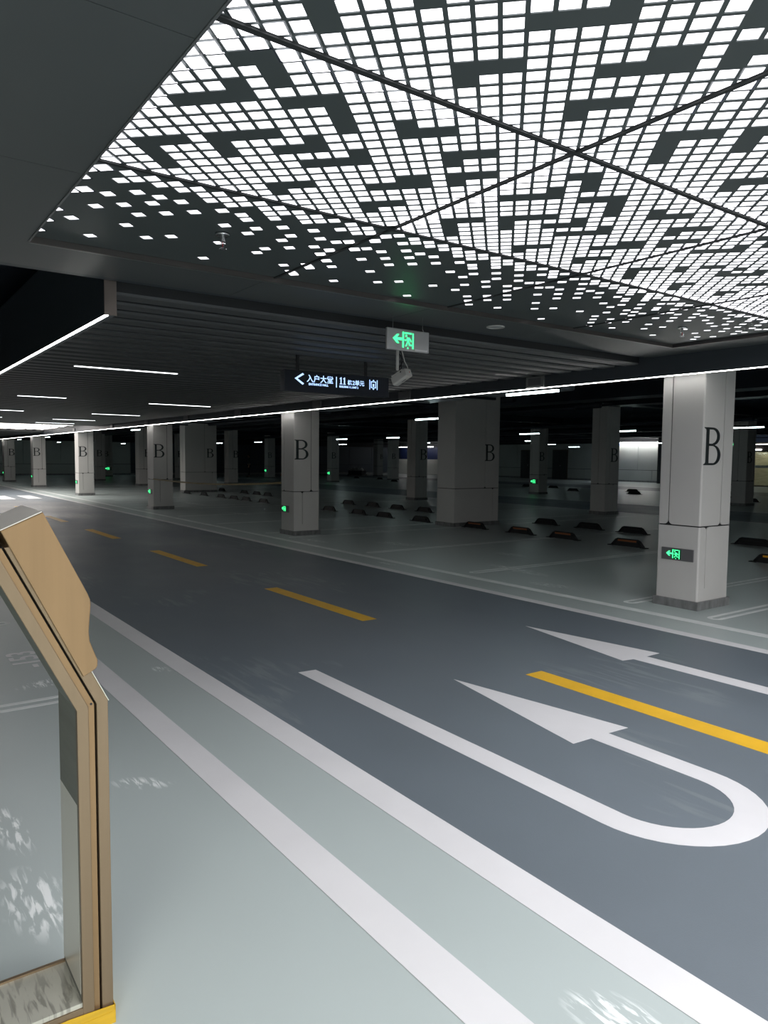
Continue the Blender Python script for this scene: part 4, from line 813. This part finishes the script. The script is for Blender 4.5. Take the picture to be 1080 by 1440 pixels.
# bent side member: front flange, pale channel, dark groove, outer band (all broken at the knee)
D = (-.149/.3395, .305/.3395); NR = (.305/.3395, .149/.3395)           # along and outward of the slope
TOPS = .46
def member(y0, y1):                                                    # strip between two verticals, bent at the knee
    k0 = (y0, .859 + (y0-.436)*.19); k1 = (y1, .859 + (y1-.436)*.19)
    return [(y0, .002), (y1, .002), k1, (k1[0]+D[0]*TOPS, k1[1]+D[1]*TOPS), (k0[0]+D[0]*TOPS, k0[1]+D[1]*TOPS), k0]
for side, f in (('r', lambda p: p), ('l', mir)):
    yz(f(member(.4345, .463)), XF-.016, XF, 'front_flange', M['gold2'], bevel=.0015)
    yz(f(member(.463, .4785)), XF-.022, XF-.008, 'channel', M['gold'])
    yz(f(member(.4785, .4835)), XF-.05, XF-.03, 'groove', M['joint'])
    yz(f(member(.4835, .512)), XF-TH, XF-.004, 'outer_band', M['gold2'], bevel=.0015)
    yz(f(member(.4345, .4365)), XF-TH, XF-.016, 'inner_cheek', M['steel_in'])
    yz(f(member(.437, .4835)), XF-TH, XF-.05, 'core', M['gold2'])
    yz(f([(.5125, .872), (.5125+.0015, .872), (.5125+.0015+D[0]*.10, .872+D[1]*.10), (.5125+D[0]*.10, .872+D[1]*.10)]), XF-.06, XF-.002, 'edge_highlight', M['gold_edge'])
    # head plate over the upper part of the outer band
    hp = [(.452, .944), (.4760, .957), (.4835, .962), (.4865, .968), (.4872, .982), (.4690, 1.033), (.4670, 1.058), (.4730, 1.127), (.4715, 1.140), (.4660, 1.155), (.367, 1.363), (.274, 1.322)]
    yz(f(hp), XF-TH*1.3, XF+.002, 'head_plate', M['gold'], bevel=.002)
    yz(f([(.3655, 1.3632), (.3645, 1.3652), (.2735, 1.3245), (.2740, 1.3225)]), XF-TH*1.3+.002, XF, 'glare_cap', M['top_glare'])  # pale cap: glare on the top face put into its colour
# top bar, bottom plate and front rail
yz([(-.30, 1.285), (.26, 1.285), (.262, 1.318), (-.302, 1.318)], XF-TH, XF, 'top_bar', M['gold2'])
zb_ = .085
yz([(mir([(.4345, 0)])[0][0], zb_-.012), (.4345, zb_-.012), (.4345, zb_), (mir([(.4345, 0)])[0][0], zb_)], XF-TH, XF-.004, 'bottom_plate', M['plate'])
yz([(mir([(.4345, 0)])[0][0], .0), (.4345, .0), (.4345, zb_-.013), (mir([(.4345, 0)])[0][0], zb_-.013)], XF-.014, XF, 'bottom_rail', M['gold2'])
yz([(mir([(.4345, 0)])[0][0], .0), (.4345, .0), (.4345, zb_+.006), (mir([(.4345, 0)])[0][0], zb_+.006)], XF-TH, XF-TH+.010, 'bottom_rail', M['gold2'])
tp = [(-.50, .0), (.5135, .0), (.5145, .050), (.40, .058), (.05, .052), (-.50, .05)]
yz(tp, XF+.0015, XF+.0035, 'yellow_tape', M['tape'])
yz([(-.50, .02), (.5148, .026), (.5148, .034), (-.50, .030)], XF+.0036, XF+.0046, 'tape_fold', M['tape'])
yz([(.5135, .0), (.5155, .0), (.5155, .050), (.5135, .050)], XF-.18, XF+.0035, 'yellow_tape', M['tape'])
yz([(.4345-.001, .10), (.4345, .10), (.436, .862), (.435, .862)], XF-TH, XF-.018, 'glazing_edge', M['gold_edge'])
MB().tube([(TH/2-.012, .171, .869), (TH/2-.006, .171, .869)], .003, 8).build('screw', M['dark_metal'], st)

# ================================================================ caution band strung between two columns
cb = MB(); n = 14
A_, B_ = Vector((-20.45, 6.80, .86)), Vector((-12.95, 7.42, 1.02))
for k in range(n):
    p = A_.lerp(B_, k/n); q = A_.lerp(B_, (k+1)/n); s0 = -.10*math.sin(math.pi*k/n); s1 = -.10*math.sin(math.pi*(k+1)/n)
    cb.add([(p.x, p.y, p.z+s0-.02), (q.x, q.y, q.z+s1-.02), (q.x, q.y, q.z+s1+.02), (p.x, p.y, p.z+s0+.02), (p.x, p.y+.002, p.z+s0-.02), (q.x, q.y+.002, q.z+s1-.02), (q.x, q.y+.002, q.z+s1+.02), (p.x, p.y+.002, p.z+s0+.02)],
           [(0, 1, 2, 3), (7, 6, 5, 4), (0, 4, 5, 1), (3, 2, 6, 7)])
tag(cb.build('barrier_tape', M['band']), 'thin dull yellow barrier tape strung low from the third column to the mid-picture column', 'tape')

# ================================================================ things standing far back
ob = empty('leaning_board', (-53.4, 28.3, 0)); tag(ob, 'small orange folding floor sign standing by the far dark wall', 'floor sign')
MB().add([(-.3, 0, 0), (.3, 0, 0), (.2, .22, .6), (-.2, .22, .6), (-.3, .02, 0), (.3, .02, 0), (.2, .24, .6), (-.2, .24, .6)], [(0, 1, 2, 3), (7, 6, 5, 4), (0, 4, 5, 1), (1, 5, 6, 2), (2, 6, 7, 3), (3, 7, 4, 0)]).build('front_leaf', M['orange'], ob)
MB().add([(-.3, .46, 0), (.3, .46, 0), (.2, .24, .6), (-.2, .24, .6), (-.3, .48, 0), (.3, .48, 0), (.2, .26, .6), (-.2, .26, .6)], [(0, 1, 2, 3), (7, 6, 5, 4), (0, 4, 5, 1), (1, 5, 6, 2), (2, 6, 7, 3), (3, 7, 4, 0)]).build('rear_leaf', M['orange'], ob)
pl = empty('wrapped_pile', (-53.3, 35.6, 0), .5); tag(pl, 'low pile of materials under white sheeting in the dark far bay', 'pile')
MB().box(-.7, .7, -.5, .5, 0, .12).build('pallet', M['dark_metal'], pl); MB().box(-.65, .65, -.45, .45, .12, .42).build('stacked_boxes', M['duct'], pl, bevel=.02)
sh = bmesh.new(); bmesh.ops.create_grid(sh, x_segments=10, y_segments=8, size=.5)
for v in sh.verts:
    e = max(abs(v.co.x), abs(v.co.y))/.5; v.co = Vector((v.co.x*1.1, v.co.y*.8, .60 + .05*math.sin(v.co.x*19+v.co.y*7) - (.16 if e > .95 else 0)))
bmesh.ops.solidify(sh, geom=sh.faces[:], thickness=.01)
me = bpy.data.meshes.new('sheeting'); sh.to_mesh(me); sh.free(); me.materials.append(M['sheeting']); inst('sheeting', me, pl)
MB().box(-.5, .5, -.35, .35, .42, .56).build('wrapped_bundle', M['sheeting'], pl, bevel=.04)

# person: one continuous skinned body, clothing and hair as its parts
def skin_obj(name, pts, edges, radii, m, parent, sub=1, root=0):
    me = bpy.data.meshes.new(name); me.from_pydata(pts, edges, []); o = bpy.data.objects.new(name, me); COL.objects.link(o)
    sk = o.modifiers.new('skin', 'SKIN'); sk.use_smooth_shade = True
    for i, r in enumerate(radii): me.skin_vertices[0].data[i].radius = r if isinstance(r, tuple) else (r, r)
    for i in range(len(pts)): me.skin_vertices[0].data[i].use_root = (i == root)
    ss = o.modifiers.new('sub', 'SUBSURF'); ss.levels = sub; ss.render_levels = sub
    dg = bpy.context.evaluated_depsgraph_get(); dg.update()
    m2 = bpy.data.meshes.new_from_object(o.evaluated_get(dg)); m2.name = name; bpy.data.objects.remove(o)
    m2.materials.clear(); m2.materials.append(m)
    for p in m2.polygons: p.use_smooth = True; p.material_index = 0
    return inst(name, m2, parent)
pe = empty('person', (-50.5, 24.0, 0), math.radians(-20)); tag(pe, 'person in dark clothes standing far back by the dark wall', 'person')
pts = [(0, 0, .92), (0, 0, 1.08), (0, .01, 1.28), (0, 0, 1.42), (0, -.01, 1.50)]
rad = [(.15, .11), (.13, .10), (.16, .11), (.10, .08), .05]
edg = [(0, 1), (1, 2), (2, 3), (3, 4)]
def chain(start, ps, rs):
    prev = start
    for p, r in zip(ps, rs): pts.append(p); rad.append(r); edg.append((prev, len(pts)-1)); prev = len(pts)-1
    return prev
for s in (-1, 1):
    chain(0, [(s*.10, 0, .86), (s*.11, -.015*s, .50), (s*.11, .02*s, .10), (s*.11, .0, .045), (s*.12, -.14, .035)], [.085, .058, .040, .038, .03])
    w = chain(3, [(s*.17, 0, 1.40), (s*.22, .01, 1.12), (s*.23, -.03, .88), (s*.235, -.04, .82)], [.055, .042, .030, .026])
    for q in range(4): chain(w, [(s*.235, -.065+.018*q, .765), (s*.232, -.065+.018*q, .725-.006*abs(q-1.5))], [.0095, .0085])
    chain(w, [(s*.225, -.075, .80), (s*.22, -.088, .765)], [.010, .009])
chain(4, [(0, -.01, 1.57), (0, -.015, 1.65)], [(.07, .085), (.072, .085)])
bodyo = skin_obj('body', pts, edg, rad, M['skin'], pe)
skin_obj('jacket', [(0, 0, .90), (0, 0, 1.10), (0, .01, 1.28), (0, 0, 1.43), (.17, 0, 1.41), (.225, .01, 1.12), (.235, -.03, .90), (-.17, 0, 1.41), (-.225, .01, 1.12), (-.235, -.03, .90)],
         [(0, 1), (1, 2), (2, 3), (3, 4), (4, 5), (5, 6), (3, 7), (7, 8), (8, 9)], [(.17, .13), (.155, .12), (.18, .13), (.11, .09), .068, .054, .042, .068, .054, .042], M['cloth'], pe)
skin_obj('trousers', [(0, 0, .93), (.10, 0, .84), (.11, -.015, .50), (.11, .02, .08), (-.10, 0, .84), (-.11, .015, .50), (-.11, -.02, .08)],
         [(0, 1), (1, 2), (2, 3), (0, 4), (4, 5), (5, 6)], [(.165, .125), .098, .070, .055, .098, .070, .055], M['cloth2'], pe)
hb_ = bmesh.new(); bmesh.ops.create_uvsphere(hb_, u_segments=14, v_segments=10, radius=.105)
for v in hb_.verts:
    v.co.z *= 1.1
    if v.co.y < -.03 and v.co.z < .04: v.co.y = -.03
    v.co += Vector((0, .005, 1.655))
me = bpy.data.meshes.new('hair'); hb_.to_mesh(me); hb_.free(); me.materials.append(M['hair']); inst('hair', me, pe)
for s in (-1, 1):
    MB().lathe([(0, .008), (.008, 0), (0, -.008)], (s*.03, -.098, 1.64), 8).build('eye', M['hair'], pe)
    MB().lathe([(0, .022), (.014, 0), (0, -.022)], (s*.078, -.01, 1.625), 6).build('ear', M['skin'], pe)
    MB().box(s*.12-.05, s*.12+.05, -.19, .08, 0, .07).build('shoe', M['rubber'], pe, bevel=.02)
MB().add([(-.012, -.095, 1.60), (.012, -.095, 1.60), (0, -.118, 1.602), (0, -.098, 1.645)], [(0, 1, 2), (0, 2, 3), (1, 3, 2), (0, 3, 1)]).build('nose', M['skin'], pe)
MB().box(-.022, .022, -.100, -.092, 1.572, 1.578).build('mouth', M['red'], pe)
